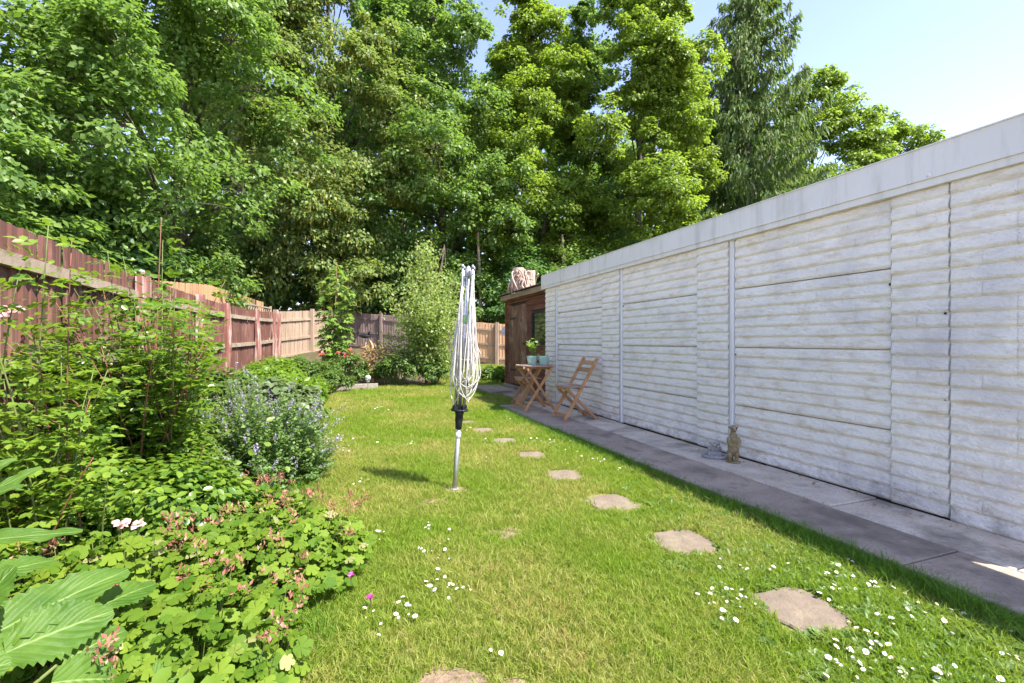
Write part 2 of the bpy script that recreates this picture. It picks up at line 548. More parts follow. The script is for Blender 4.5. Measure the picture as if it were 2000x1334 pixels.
M['rose'] = leafmat('rose_leaf', (.060, .140, .022), (.190, .280, .032), .40, rough=.28, spec=.5)
M['yrose'] = leafmat('young_rose_leaf', (.095, .185, .022), (.22, .31, .04), .42)
M['gera'] = leafmat('geranium_leaf', (.065, .140, .012), (.180, .260, .028), .36, rough=.6, spec=.15, dry=((.32, .32, .13), .96))
M['nepe'] = leafmat('catmint_leaf', (.085, .165, .042), (.180, .275, .078), .38, rough=.6)
M['lilac'] = leafmat('lilac_flower', (.26, .23, .32), (.44, .40, .50), .25, tcol=(.5, .4, .7))
M['seed'] = leafmat('pink_seed_head', (.27, .085, .065), (.44, .22, .15), .25, tcol=(.7, .3, .25))
M['magenta'] = leafmat('magenta_petal', (.42, .02, .22), (.60, .08, .38), .3, tcol=(.7, .1, .4))
M['bigleaf'] = None
M['sage'] = leafmat('grey_green_leaf', (.085, .130, .055), (.17, .215, .095), .3)
M['lush'] = leafmat('lush_leaf', (.085, .165, .022), (.20, .30, .035), .4)
M['mid'] = leafmat('mid_green_leaf', (.055, .115, .022), (.13, .20, .038), .36)
M['straw'] = leafmat('straw_leaf', (.34, .20, .075), (.50, .34, .15), .3, tcol=(.6, .4, .18))
M['redpetal'] = leafmat('red_petal', (.52, .04, .05), (.72, .16, .14), .25, tcol=(.8, .15, .12))
M['pinkpetal'] = leafmat('pale_pink_petal', (.56, .34, .32), (.74, .52, .48), .3, tcol=(.85, .6, .58))
M['grass'] = leafmat('grass_blade', (.105, .190, .012), (.260, .355, .040), .45, rough=.5, spec=.25, inst=True, patch=((.52, .38, .16), .8, .39, .60))
M['longgrass'] = leafmat('long_grass_blade', (.065, .155, .014), (.175, .30, .034), .42, rough=.5, spec=.25, inst=True)
M['clover'] = leafmat('daisy_foliage', (.060, .130, .022), (.145, .220, .045), .34, inst=True)
M['daisy_w'] = plain('daisy_petal', (.82, .82, .80), .6)
M['daisy_y'] = plain('daisy_centre', (.62, .42, .03), .7)

# ================================================================== GROUND
xs = np.unique(np.concatenate([np.linspace(-220, -14, 16), np.arange(-14, 14.01, .4), np.linspace(14, 220, 16)]))
ys = np.unique(np.concatenate([np.linspace(-60, -2, 8), np.arange(-2, 26.01, .4), np.linspace(26, 400, 18)]))
gx, gy = np.meshgrid(xs, ys)
gv = np.stack([gx, gy, gz(gx, gy) - .012], -1).reshape(-1, 3)
nx, ny = len(xs), len(ys)
ii = (np.arange(ny - 1)[:, None] * nx + np.arange(nx - 1)[None]).ravel()
ground = structure(link('ground', np_mesh('ground', [(gv, np.stack([ii, ii + 1, ii + nx + 1, ii + nx], 1), 0)], M['soil'], True)))

# wall line of the garage: s runs from the far corner towards the camera
GA = Vector((0.6295, 8.587, 0)); GE = Vector((.3386, -.9409, 0)); GN = Vector((-.9409, -.3386, 0))   # along, outward (to the lawn)
GM = Matrix(((GE.x, GN.x, 0, GA.x), (GE.y, GN.y, 0, GA.y), (0, 0, 1, 0), (0, 0, 0, 1)))          # local x = s, y = out, z = up
PATH_Z = .05


def path_w(s):
    return 1.07 - .145 * min(max(s / 6.4, 0), 1.15)


LAWN = [(2.66, .10), tuple((GM @ Vector((6.6, path_w(6.6) + .0, 0)))[:2]), tuple((GM @ Vector((.25, path_w(.2), 0)))[:2]),
        (.10, 8.55), (-.05, 9.6), (-.30, 10.2), (-.62, 11.0), (-.2, 11.6), (-.28, 12.6), (-.5, 16), (-.35, 19.3), (-4.6, 20.2),
        (-3.1, 17.5), (-2.2, 14.0), (-1.9, 12.6), (-2.2, 12.1), (-3.2, 11.7), (-3.3, 10.95), (-3.9, 10.6), (-3.75, 9.5), (-3.9, 8.2),
        (-3.35, 6.9), (-2.75, 5.7), (-2.15, 4.6), (-1.72, 3.85), (-1.5, 3.3), (-1.28, 2.75), (-.96, 2.2), (-.80, 1.75), (-.74, 1.4), (-.7, .1)]


def in_poly(x, y, poly):
    x = np.asarray(x); y = np.asarray(y); c = np.zeros(x.shape, bool)
    for i in range(len(poly)):
        x1, y1 = poly[i]; x2, y2 = poly[i - 1]
        hit = ((y1 > y) != (y2 > y)) & (x < (x2 - x1) * (y - y1) / (y2 - y1 + 1e-12) + x1)
        c ^= hit
    return c


# lawn: a fine sheet that follows the ground, cut to the lawn's outline
lx = np.arange(-5.0, 2.9, .08); ly = np.arange(.1, 20.4, .08)
LX, LY = np.meshgrid(lx, ly)
lv = np.stack([LX, LY, gz(LX, LY) - .004], -1).reshape(-1, 3)
n_ = len(lx); q = (np.arange(len(ly) - 1)[:, None] * n_ + np.arange(n_ - 1)[None]).ravel()
qc = lv[q] + np.array([.04, .04, 0])
q = q[in_poly(qc[:, 0], qc[:, 1], LAWN)]
used = np.unique(np.stack([q, q + 1, q + n_ + 1, q + n_], 1)); remap = np.zeros(len(lv), int); remap[used] = np.arange(len(used))
lawn = structure(link('lawn', np_mesh('lawn', [(lv[used], remap[np.stack([q, q + 1, q + n_ + 1, q + n_], 1)], 0)], M['lawn'], True)))

# ================================================================== PATH beside the garage
path = bpy.data.objects.new('path', None); C.objects.link(path); structure(path); path.location = GA
mb = MB(); mb.box((.1, 0, -.2), (8.0, .90, .012), 0, GM); mb.build('bedding', M['dirt'], path)
def slab_mesh(name, x0, x1, y0a, y1a, y0b, y1b, top, mat):
    mb = MB(); b = .006
    vs = [(x0, y0a, -.1), (x1, y0b, -.1), (x1, y1b, -.1), (x0, y1a, -.1),
          (x0, y0a, top - b), (x1, y0b, top - b), (x1, y1b, top - b), (x0, y1a, top - b),
          (x0 + b, y0a + b, top), (x1 - b, y0b + b, top), (x1 - b, y1b - b, top), (x0 + b, y1a - b, top)]
    mb.add([GM @ Vector(v) for v in vs], [(0, 3, 2, 1)] + [(i, (i + 1) % 4, 4 + (i + 1) % 4, 4 + i) for i in range(4)]
           + [(4 + i, 4 + (i + 1) % 4, 8 + (i + 1) % 4, 8 + i) for i in range(4)] + [(8, 9, 10, 11)])
    return mb.build(name, mat, path)
s = .28
for L in (1.15, 1.3, 1.2, 1.35, 1.1, 1.3, .9):
    j = .004
    slab_mesh('paving_slab', s + j, s + L - j, .468, path_w(s), .468, path_w(s + L), PATH_Z + random.uniform(-.004, .003), M['slab_out'])
    s += L
s = .05
for L in (.85, .9, .62, .9, .88, .6, .9, .9, .9, .9):
    slab_mesh('paving_slab', s + .004, s + L - .004, .012, .462, .012, .462, PATH_Z + .006 + random.uniform(-.005, .006), M['slab_in'])
    s += L
# concrete step in front of the shed
mb = MB()
for (a, b2, c2, d2, z) in ((-3.0, -1.55, -.05, .62, .075), (-1.52, -.35, -.05, .42, .06)):
    mb = MB(); mb.box((a, c2, -.1), (b2, d2, z), 0, GM); mb.build('paving_slab', M['slab_out'], path)

# ================================================================== STEPPING STONES
STONES = [(914, 825, .30), (944, 840, .34), (986, 861, .34), (1038, 889, .36), (1102, 928, .37), (1195, 982, .40), (1335, 1058, .40), (1565, 1190, .40)]
names = ['farthest stepping stone, small, just right of the airer pole', 'second farthest stepping stone, low and pale in the lawn',
         'third farthest stepping stone, pale and half round', 'pale stepping stone in the lawn level with the folding chair',
         'sandy stepping stone in the middle of the curved row', 'squarish sandy stepping stone, third nearest in the row',
         'reddish square stepping stone, second nearest in the row', 'nearest stepping stone, large and brown among the daisies']
stone_xy = []
for (px, py, w), lab in zip(STONES, names):
    x, y = gp(px, py, .005)
    stone_xy.append((x, y, w / 2))
    n = 18; a0 = random.uniform(-.25, .25) + .35
    ring = []
    for k in range(n):
        a = 2 * math.pi * k / n
        rr = w / 2 / max(abs(math.cos(a)), abs(math.sin(a))) ** .95 * random.uniform(.88, 1.05)
        ring.append((rr * .82 * math.cos(a + a0), rr * .82 * math.sin(a + a0)))
    mb = MB()
    vs = [(p[0], p[1], -.03) for p in ring] + [(p[0], p[1], .003) for p in ring] + [(p[0] * .95, p[1] * .95, .009) for p in ring] + [(p[0] * .5, p[1] * .5, .010 + random.uniform(-.002, .003)) for p in ring] + [(0, 0, .010)]
    fs = []
    for r_ in range(3):
        fs += [(r_ * n + k, r_ * n + (k + 1) % n, (r_ + 1) * n + (k + 1) % n, (r_ + 1) * n + k) for k in range(n)]
    fs += [(3 * n + k, 3 * n + (k + 1) % n, 4 * n) for k in range(n)]
    mb.add(vs, fs)
    o = mb.build('stepping_stone', M['stone']); o.location = (x, y, float(gz(x, y)))
    tag(o, lab, 'stepping stone', 'stepping stones across the lawn')

# worn patches of dry earth in the lawn
for (x, y, a_, b_) in ((-.20, 1.53, .15, .11), (.02, 1.50, .11, .08), (-.4455, 3.58, .12, .09), (-.56, 3.32, .10, .045), (-.02, 2.76, .15, .09)):
    mb = MB(); n = 22; ring = [(x + a_ * math.cos(6.283 * k / n) * random.uniform(.7, 1.1), y + b_ * math.sin(6.283 * k / n) * random.uniform(.7, 1.1), .0015) for k in range(n)]
    mb.add(ring + [(x, y, .006)], [(k, (k + 1) % n, n) for k in range(n)]); structure(mb.build('bare_earth', M['earth']))

# ================================================================== GARAGE
garage = thing('garage', 'white painted concrete block garage with pale flat roof edge', 'garage', GA)
S_END = 7.05; S_CASTER = 9.8
Z0, Z1 = .06, 2.15
CRS = .0915


def bx(name, lo, hi, mat, parent=garage):
    mb = MB(); mb.box(lo, hi, 0, GM)
    return mb.build(name, mat, parent)


# block face meshes: rough rock-faced pillow, unit length x, built for three lengths
def block_mesh(L, seed):
    r = random.Random(seed); nxb, nzb = max(5, int(L / .032)), 6
    H = CRS - .008; vs = []; fs = []
    for j in range(nzb + 1):
        for i in range(nxb + 1):
            u = i / nxb; w = j / nzb
            edge = (i in (0, nxb)) or (j in (0, nzb))
            prof = (1 - w) ** .7 * 1.15
            side = i in (0, nxb) and j not in (0, nzb)
            d = (.004 + .011 * prof) if side else 0 if edge else .004 + .013 * prof + r.uniform(-.0022, .0026)
            uu = u + (0 if edge else r.uniform(-.25, .25) / nxb)
            ww = w + (0 if edge else r.uniform(-.03, .03))
            vs.append(((uu - .5) * (L - .0015), d, ww * H))
    for j in range(nzb):
        for i in range(nxb):
            a = j * (nxb + 1) + i
            fs.append((a, a + nxb + 1, a + nxb + 2, a + 1))
    # shallow back rim so that every block has depth
    o = len(vs)
    hw = .5 * (L - .0015); rim = [(-hw, 0), (hw, 0), (hw, H), (-hw, H)]
    vs += [(x, -.006, z) for x, z in rim]
    c = [0, nxb, (nxb + 1) * (nzb + 1) - 1, (nxb + 1) * nzb]
    fs.append((c[0], c[1], o + 1, o)); fs.append((c[2], c[3], o + 3, o + 2))
    mb = MB(); mb.add(vs, fs)
    return mb.mesh('block', M['wall'], True)


LENS = (.15, .30, .45)
BLK = {L: [block_mesh(L, int(L * 100) * 10 + k) for k in range(5)] for L in LENS}
blocks = []            # (s0, s1, z, parent, out)


def field(s0, s1, zs, out, parent, first):
    for k, z in enumerate(zs):
        s = s0
        L = random.choice((.30, .15)) if k % 2 else random.choice((.45, .30))
        while s < s1 - .02:
            e = s + L
            if s1 - e < .13:
                e = s1
            blocks.append((s, min(e, s1), z, parent, out))
            s = e
            L = random.choice((.36, .45, .42, .45, .36, .30))


def courses(z0, z1):
    n = int(round((z1 - z0) / CRS))
    return [z0 + i * (z1 - z0) / n for i in range(n)]


JOINTS = [Z0, .545, 1.095, 1.65, Z1 - .012]
BAYS = [(.505, 2.03, 2.485), (2.545, 3.95, 4.375), (4.44, 5.79, 6.115)]
# end column at the far corner
p = bx('wall_panel', (.0, -.10, Z0), (.445, .0, Z1), M['wall'])
field(.003, .443, courses(Z0, Z1 - .01), .0, p, 0)
for (a, b, c) in BAYS:
    for j0, j1 in zip(JOINTS[:-1], JOINTS[1:]):
        p = bx('wall_panel', (a, -.10, j0 + .002), (b - .002, -.008, j1 - .005), M['wall'])
        field(a + .002, b - .004, courses(j0 + .002, j1 - .005), -.008, p, 0)
    p = bx('pier_panel', (b, -.10, Z0), (c, .006, Z1 - .002), M['wall'])
    field(b + .003, c - .003, courses(Z0, Z1 - .008), .006, p, 0)
p = bx('wall_panel', (6.12, -.10, Z0 - .01), (S_END, .012, Z1 - .001), M['wall'])
field(6.124, S_END - .003, courses(Z0 - .01, Z1 - .006), .012, p, 0)
# blocks: those that show largest as parts, the far ones joined
blocks.sort(key=lambda b: -b[0])
rot = Matrix.Rotation(math.atan2(GE.y, GE.x), 4, 'Z')
far_v = []; far_f = []; nvv = 0
for i, (s0, s1, z, par, out) in enumerate(blocks):
    w = s1 - s0
    L = min(LENS, key=lambda l: abs(l - w)); me = random.choice(BLK[L])
    c = GM @ Vector(((s0 + s1) / 2, out, z))
    # local x along the wall, local y outwards
    B = Matrix(((GE.x, GN.x, 0, c.x), (GE.y, GN.y, 0, c.y), (0, 0, 1, c.z), (0, 0, 0, 1))) @ Matrix.Diagonal((w / L, 1, 1, 1))
    if i < 300:
        o = bpy.data.objects.new('block', me); C.objects.link(o)
        o.parent = par
        o.matrix_parent_inverse = (Matrix.Translation(garage.location) @ par.matrix_parent_inverse).inverted()
        o.matrix_basis = B
    else:
        co = np.empty(len(me.vertices) * 3); me.vertices.foreach_get('co', co); co = co.reshape(-1, 3)
        Bn = np.array(B); far_v.append(co @ Bn[:3, :3].T + Bn[:3, 3])
        far_f.append(np.array([tuple(p.vertices) for p in me.polygons if len(p.vertices) == 4]) + nvv); nvv += len(co)
far_o = stuff(link('far_blocks', np_mesh('far_blocks', [(np.concatenate(far_v), np.concatenate(far_f), 0)], M['wall'], True), garage))
# metal strips between the bays
for s in (.475, 2.515, 4.408):
    st_ = bx('joint_strip', (s - .028, -.06, Z0), (s + .026, .004, Z1 - .004), M['strip'])
    mb = MB(); mb.box((s - .012, .004, Z0), (s + .008, .014, Z1 - .006), 0, GM); mb.build('strip_rib', M['strip'], st_)
# bolts and bolt holes
for (px, py) in ((1740, 556), (1848, 612), (1847, 765), (1848, 780), (1937, 364), (1740, 555), (1893, 963), (1438, 692), (1377, 734), (1378, 836), (1851, 948), (1093, 612), (1091, 676), (1218, 598)):
    q_ = (px - 1000) / 900
    s = (8.587 * q_ - .6295) / (.3386 + .9409 * q_); Y = 8.587 - .9409 * s; z = CAM_H + (667 - py) * Y / 900
    mb = MB(); m2 = Matrix.Translation(GM @ Vector((s, 0, z))) @ Matrix.Rotation(math.atan2(GN.y, GN.x), 4, 'Z') @ Matrix.Rotation(R(90), 4, 'Y')
    mb.lathe([(.002, -.01), (.0075, -.01), (.0075, .010), (.005, .012)], 10)
    mb.v = [tuple(m2 @ Vector(v)) for v in mb.v]
    mb.build('bolt', M['hole'], garage)
# dark mossy foot of the wall
mb = MB(); mb.box((.0, -.09, -.05), (S_END, .004, Z0 - .012), 0, GM); mb.build('plinth', M['dirt'], garage)
# other walls and roof
bx('wall', (-.0, -2.6, 0), (.10, -.104, Z1), M['wall_base'])
bx('wall', (.0, -2.74, 0), (S_END, -2.604, Z1), M['wall_base'])
# roof sheet with corrugations
mb = MB(); nC = 60; vs = []; fs = []
for i in range(nC + 1):
    s = -.03 + (S_END + .06) * i / nC; zc = 2.24 + .02 * (i % 2)
    vs += [GM @ Vector((s, -.02, zc)), GM @ Vector((s, -2.75, zc - .10)), GM @ Vector((s, -.02, zc - .012)), GM @ Vector((s, -2.75, zc - .112))]
for i in range(nC):
    a = i * 4
    fs += [(a, a + 4, a + 5, a + 1), (a + 2, a + 3, a + 7, a + 6)]
mb.add(vs, fs); mb.build('roof_sheet', M['fascia'], garage)
# fascia: three lengths, butt jointed, with a lower lip and dome screws
for a, b in ((-.04, 2.60), (2.602, 4.90), (4.902, 7.10), (7.102, S_CASTER)):
    mb = MB(); mb.box((a, .018, 2.172), (b, .062, 2.375), 0, GM); fo = mb.build('fascia', M['fascia'], garage)
    mb = MB(); mb.box((a, -.03, 2.375), (b, .070, 2.383), 0, GM); mb.build('capping', M['fascia'], fo)
    lp = MB(); lp.box((a, .010, 2.125), (b, .052, 2.172), 0, GM); lip = lp.build('fascia_lip', M['fascia'], garage)
    mb = MB(); mb.bar(GM @ Vector((a, .058, 2.176)), GM @ Vector((b, .058, 2.176)), .012, .008); mb.build('bead', M['fascia'], fo)
    k = a + .35
    while k < b:
        mb = MB(); mb.ball((0, 0, 0), (.013, .007, .013), 8, 5)
        m2 = Matrix(((GE.x, GN.x, 0, 0), (GE.y, GN.y, 0, 0), (0, 0, 1, 0), (0, 0, 0, 1))); m2.translation = GM @ Vector((k, .060, 2.192))
        mb.v = [tuple(m2 @ Vector(v)) for v in mb.v]
        mb.build('screw', M['strip'], fo, True)
        k += .52 if int(k * 10) % 2 else .78
mb = MB(); mb.box((-.075, -2.7, 2.125), (-.042, .062, 2.378), 0, GM); mb.build('fascia', M['fascia'], garage)

# added, out of view: board and post that shape the sunlit wedge on the path
bx('shadow_caster', (S_END + .004, -.10, 1.53), (S_CASTER, .006, 2.36), M['wall_base'])
bx('shadow_caster_post', (S_CASTER - .10, -.10, 0), (S_CASTER, -.006, 1.528), M['wall_base'])

# ================================================================== SHED beyond the garage
SO = GM @ Vector((-3.15, -.30, 0))                       # far front corner of the shed
shed = thing('shed', 'brown timber shed with plank door behind the white garage', 'shed', SO)
SM = Matrix(((GE.x, GN.x, 0, SO.x), (GE.y, GN.y, 0, SO.y), (0, 0, 1, 0), (0, 0, 0, 1)))
SL = 3.05; SH0, SH1 = 2.16, 2.34


def sbox(name, lo, hi, mat, parent=shed, b=None):
    mb = MB(); mb.box(lo, hi, 0, SM)
    return mb.build(name, mat, parent)


sbox('base', (-.04, -2.0, 0), (SL, .05, .10), M['slab_out'])
sbox('side_wall', (.0, -1.9, .10), (.03, -.04, 2.1), M['shed'])
sbox('back_wall', (.0, -1.94, .10), (SL, -1.90, 2.1), M['shed'])
sbox('lining', (.03, -.075, .10), (SL, -.045, 2.12), M['dark_roof'])
DOOR = (.35, 1.41); WIN = (1.77, 2.48, 1.14, 1.76)
k = 0; z = .12
while z < 2.14:                                          # shiplap planks
    h = .118
    segs = [(0, SL)]
    if z < 2.0:
        segs = [(0, DOOR[0] - .03), (DOOR[1] + .03, SL)]
    if WIN[2] - .08 < z < WIN[3] + .02:
        segs = [(0, DOOR[0] - .03), (DOOR[1] + .03, WIN[0] - .06), (WIN[1] + .06, SL)]
    for a, b in segs:
        mb = MB()
        vs = [(a, -.045, z), (b, -.045, z), (b, -.002, z), (a, -.002, z), (a, -.045, z + h), (b, -.045, z + h), (b, -.016, z + h), (a, -.016, z + h)]
        mb.add([SM @ Vector(v) for v in vs], [(0, 3, 2, 1), (4, 5, 6, 7), (0, 1, 5, 4), (1, 2, 6, 5), (2, 3, 7, 6), (3, 0, 4, 7)])
        mb.build('plank', M['shed'], shed)
    z += h + .004
sbox('corner_post', (-.035, -.05, .1), (.03, .012, 2.15), M['shed'])
door = sbox('door', (DOOR[0], -.044, .16), (DOOR[1], -.012, 1.98), M['dark_roof'])
for i in range(9):
    a = DOOR[0] + (DOOR[1] - DOOR[0]) * i / 9; b = DOOR[0] + (DOOR[1] - DOOR[0]) * (i + 1) / 9
    sbox('door_board', (a + .004, -.011, .14), (b - .004, .010 + random.uniform(-.002, .003), 2.0), M['shed_door'], door)
for z in (.45, 1.68):
    sbox('hinge', (DOOR[0] + .02, .014, z), (DOOR[0] + .4, .02, z + .04), M['hole'], door)
sbox('latch', (DOOR[1] - .16, .014, 1.08), (DOOR[1] - .02, .03, 1.12), M['hole'], door)
sbox('door_frame', (DOOR[0] - .028, -.04, .12), (DOOR[0] - .003, .018, 2.04), M['shed_door'], shed)
sbox('door_frame', (DOOR[1] + .003, -.04, .12), (DOOR[1] + .028, .018, 2.04), M['shed_door'], shed)
win = sbox('window', (WIN[0], -.03, WIN[2]), (WIN[1], -.02, WIN[3]), None)
mgl, nt, out = nmat('window_glass')
pb = nt.nodes.new('ShaderNodeBsdfPrincipled')
nt.links.new(ramp(nt, noise(nt, 3, 2), [(.3, (.02, .022, .02)), (.7, (.045, .045, .04))]), pb.inputs['Base Color'])
pb.inputs['Roughness'].default_value = .06; pb.inputs['Specular IOR Level'].default_value = 1.0
nt.links.new(pb.outputs[0], out.inputs[0])
win.data.materials.clear(); win.data.materials.append(mgl)
fw = .05
for lo, hi in (((WIN[0] - fw, -.04, WIN[2] - fw), (WIN[0], .01, WIN[3] + fw)), ((WIN[1], -.04, WIN[2] - fw), (WIN[1] + fw, .01, WIN[3] + fw)),
               ((WIN[0], -.04, WIN[3]), (WIN[1], .012, WIN[3] + fw)), ((WIN[0], -.04, WIN[2] - fw), (WIN[1], .02, WIN[2]))):
    sbox('frame', lo, hi, M['dark_roof'], win)
# roof: dark corrugated sheet, front board
mb = MB(); vs = []; fs = []; nC = 76
for i in range(nC + 1):
    s = -.12 + (SL + .16) * i / nC; zc = .022 * (i % 2)
    vs += [SM @ Vector((s, .16, 2.30 + zc)), SM @ Vector((s, -2.05, 2.18 + zc)), SM @ Vector((s, .16, 2.29 + zc)), SM @ Vector((s, -2.05, 2.17 + zc))]
for i in range(nC):
    a = i * 4; fs += [(a, a + 4, a + 5, a + 1), (a + 2, a + 3, a + 7, a + 6), (a, a + 2, a + 6, a + 4)]
mb.add(vs, fs); mb.build('roof', M['dark_roof'], shed)
sbox('roof_board', (-.10, .06, 2.17), (SL, .10, 2.285), M['shed_trim'])
sbox('eaves_board', (-.08, -.03, 2.13), (SL, .055, 2.165), M['shed'])
# white lamp on the shed's corner
o = sbox('wall_lamp', (-.10, -.02, 1.30), (-.04, .06, 1.52), M['white'], None); tag(o, 'small white box lamp on the far corner of the shed', 'lamp')

# stump with tangled roots on the shed roof
sp = SM @ Vector((.95, -.12, 2.27))
stump = thing('tree_stump', 'dry pale double tree stump tangled with stems on the shed roof', 'stump', sp)
for (dx, dy, r, h) in ((-.13, 0, .14, .62), (.15, -.05, .115, .55)):
    mb = MB(); pts = [(sp.x + dx, sp.y + dy, sp.z - .02 + h * t) for t in (0, .3, .6, .9, 1.0)]
    mb.tube(pts, [r * 1.15, r, r * .93, r, r * .97], 14); mb.build('trunk', M['stump'], stump)
for k in range(34):
    a = random.uniform(0, 6.28); r0 = random.uniform(.24, .38); a2 = a + random.uniform(-1.3, 1.3); h = random.uniform(.12, .55)
    pts = []
    for t in np.linspace(0, 1, 7):
        aa = a + (a2 - a) * t; rr = r0 * (1 - .25 * t) + .05 * math.sin(6 * t + k)
        pts.append((sp.x + math.cos(aa) * rr, sp.y + math.sin(aa) * rr * .85, sp.z + .0 + h * math.sin(math.pi * t * random.uniform(.6, .75)) + .01))
    mb = MB(); mb.tube(pts, [.024, .022, .020, .018, .016, .014, .008], 5); mb.build('root', M['stump'], stump, True)

# ================================================================== FENCES
def board_mesh(w, mat, seed, thick=.018):
    r = random.Random(seed); mb = MB()
    d = [r.uniform(-.0, .012) for _ in range(2)]
    vs = [(-w / 2, 0, 0), (w / 2, 0, 0), (w / 2, -thick * .5, 0), (-w / 2, -thick * 1.3, 0),
          (-w / 2, 0, 1), (w / 2, 0, 1), (w / 2, -thick * .5, 1), (-w / 2, -thick * 1.3, 1)]
    mb.add(vs, [(0, 3, 2, 1), (4, 5, 6, 7), (0, 1, 5, 4), (1, 2, 6, 5), (2, 3, 7, 6), (3, 0, 4, 7)])
    return mb.mesh('board', mat)


def fence(name, label, pts, bmat, rmat, pmat, rails, bw=.105, posts=True, post_w=.10, facing=1, jit=.004, post_h=.06, rail_d=.05, tops=None, rail_t=.075, bendposts=()):
    """pts: (x, y, z_ground, z_top); rails: heights above ground as fractions of fence height; boards face to the right of the run when facing=1"""
    root = thing(name, label, 'fence', (pts[0][0], pts[0][1], pts[0][2]))
    P_ = [Vector(p[:2]) for p in pts]
    meshes = [board_mesh(bw * 1.16, bmat, k) for k in range(3)]
    for i in range(len(pts) - 1):
        a, b = P_[i], P_[i + 1]; d = b - a; L = d.length; d.normalize()
        nrm = Vector((d.y, -d.x)) * facing                # towards the garden
        ang = math.atan2(d.y, d.x) + (0 if facing == 1 else math.pi)
        n = max(2, int(round(L / bw)))
        for k in range(n):
            t = (k + .5) / n
            c = a + d * (L * t)
            z0 = pts[i][2] + (pts[i + 1][2] - pts[i][2]) * t; z1 = pts[i][3] + (pts[i + 1][3] - pts[i][3]) * t + random.uniform(-jit, jit)
            o = bpy.data.objects.new('board', random.choice(meshes)); C.objects.link(o); o.parent = root
            o.location = (c.x - root.location.x, c.y - root.location.y, z0 + .03 - root.location.z)
            o.rotation_euler = (random.uniform(-.006, .006), random.uniform(-.004, .004), ang + .05)
            o.scale = (L / n / bw, 1, z1 - z0 - .03)
        for fr in rails:
            za = pts[i][2] + (pts[i][3] - pts[i][2]) * fr; zb = pts[i + 1][2] + (pts[i + 1][3] - pts[i + 1][2]) * fr
            off = nrm * (rail_d * .5 + .006)
            mb = MB(); seg = 5
            for q_ in range(1):
                aa = Vector((a.x + off.x, a.y + off.y, za)) + Vector((d.x, d.y, 0)) * .02; bb = Vector((b.x + off.x, b.y + off.y, zb)) - Vector((d.x, d.y, 0)) * .02
                mb.bar(aa, bb, rail_d, rail_t)
            mb.build('rail', rmat, root)
    if posts:
        for i, p_ in enumerate(pts):
            a = P_[i]; d = (P_[min(i + 1, len(P_) - 1)] - P_[max(i - 1, 0)]); d.normalize(); nrm = Vector((d.y, -d.x)) * facing
            c = a + nrm * (post_w * .5 + .03)
            w = post_w; mb = MB()
            if i in bendposts:
                pts_ = []; rad = []
                for t in np.linspace(0, 1, 8):
                    pts_.append((c.x + .10 * (1 - t) * d.x * 1.6 + .025 * math.sin(5 * t + i), c.y - .03 * t + .02 * math.sin(4 * t), p_[2] - .1 + (p_[3] - p_[2] + .1 + post_h) * t)); rad.append(w * (.72 + .10 * math.sin(7 * t + i)))
                mb.tube(pts_, rad, 7)
            else:
                mb.bar((c.x, c.y, p_[2] - .2), (c.x, c.y, p_[3] + post_h), w, w, 0, (nrm.x, nrm.y, 0))
            mb.build('post', pmat, root)
    return root


red = [(-1.62, .15, 0, 1.80), (-2.55, 2.05, 0, 1.80), (-3.66, 4.45, 0, 1.80), (-4.66, 6.75, 0, 1.82), (-5.50, 8.75, .03, 1.86), (-6.05, 10.8, .10, 1.88), (-6.50, 12.45, .18, 1.92), (-6.72, 13.1, .25, 1.93)]
fence('red_fence', 'worn dark red board fence behind the rose bush', red, M['red_board'], M['old_rail'], M['red_post'], (.24, .565, .885), .105, bendposts=(4, 5, 6), post_h=.02)
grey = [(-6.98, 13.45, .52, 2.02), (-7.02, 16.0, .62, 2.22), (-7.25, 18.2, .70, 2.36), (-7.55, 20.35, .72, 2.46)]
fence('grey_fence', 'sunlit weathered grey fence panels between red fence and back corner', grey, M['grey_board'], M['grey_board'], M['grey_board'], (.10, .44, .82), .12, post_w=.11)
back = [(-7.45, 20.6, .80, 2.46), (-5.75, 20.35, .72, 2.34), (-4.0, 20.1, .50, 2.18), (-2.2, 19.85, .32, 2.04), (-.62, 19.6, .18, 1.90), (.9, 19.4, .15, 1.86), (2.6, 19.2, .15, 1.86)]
fence('back_fence', 'weathered board fence along the back, coloured dark for the shade under the trees', back[:4], M['shaded_board'], M['shaded_board'], M['shaded_board'], (.12, .48, .86), .12, post_w=.10)
fence('brown_fence', 'back fence panels beside the shed, coloured light brown for the sun on them', back[3:], M['orange_board'], M['grey_board'], M['grey_board'], (.14, .48, .84), .12, post_w=.13)  # lit stretch of the back fence: sunlight put into the lighter boards
orange = [(-6.9, 8.2, .2, 2.28), (-7.9, 12.0, .4, 2.62), (-8.75, 15.2, .5, 2.62), (-8.95, 16.6, .5, 2.55)]
fence('orange_fence', 'taller new orange board fence of the neighbour behind the red fence', orange, M['orange_board'], M['orange_board'], M['orange_board'], (.12, .5), .11, posts=False)
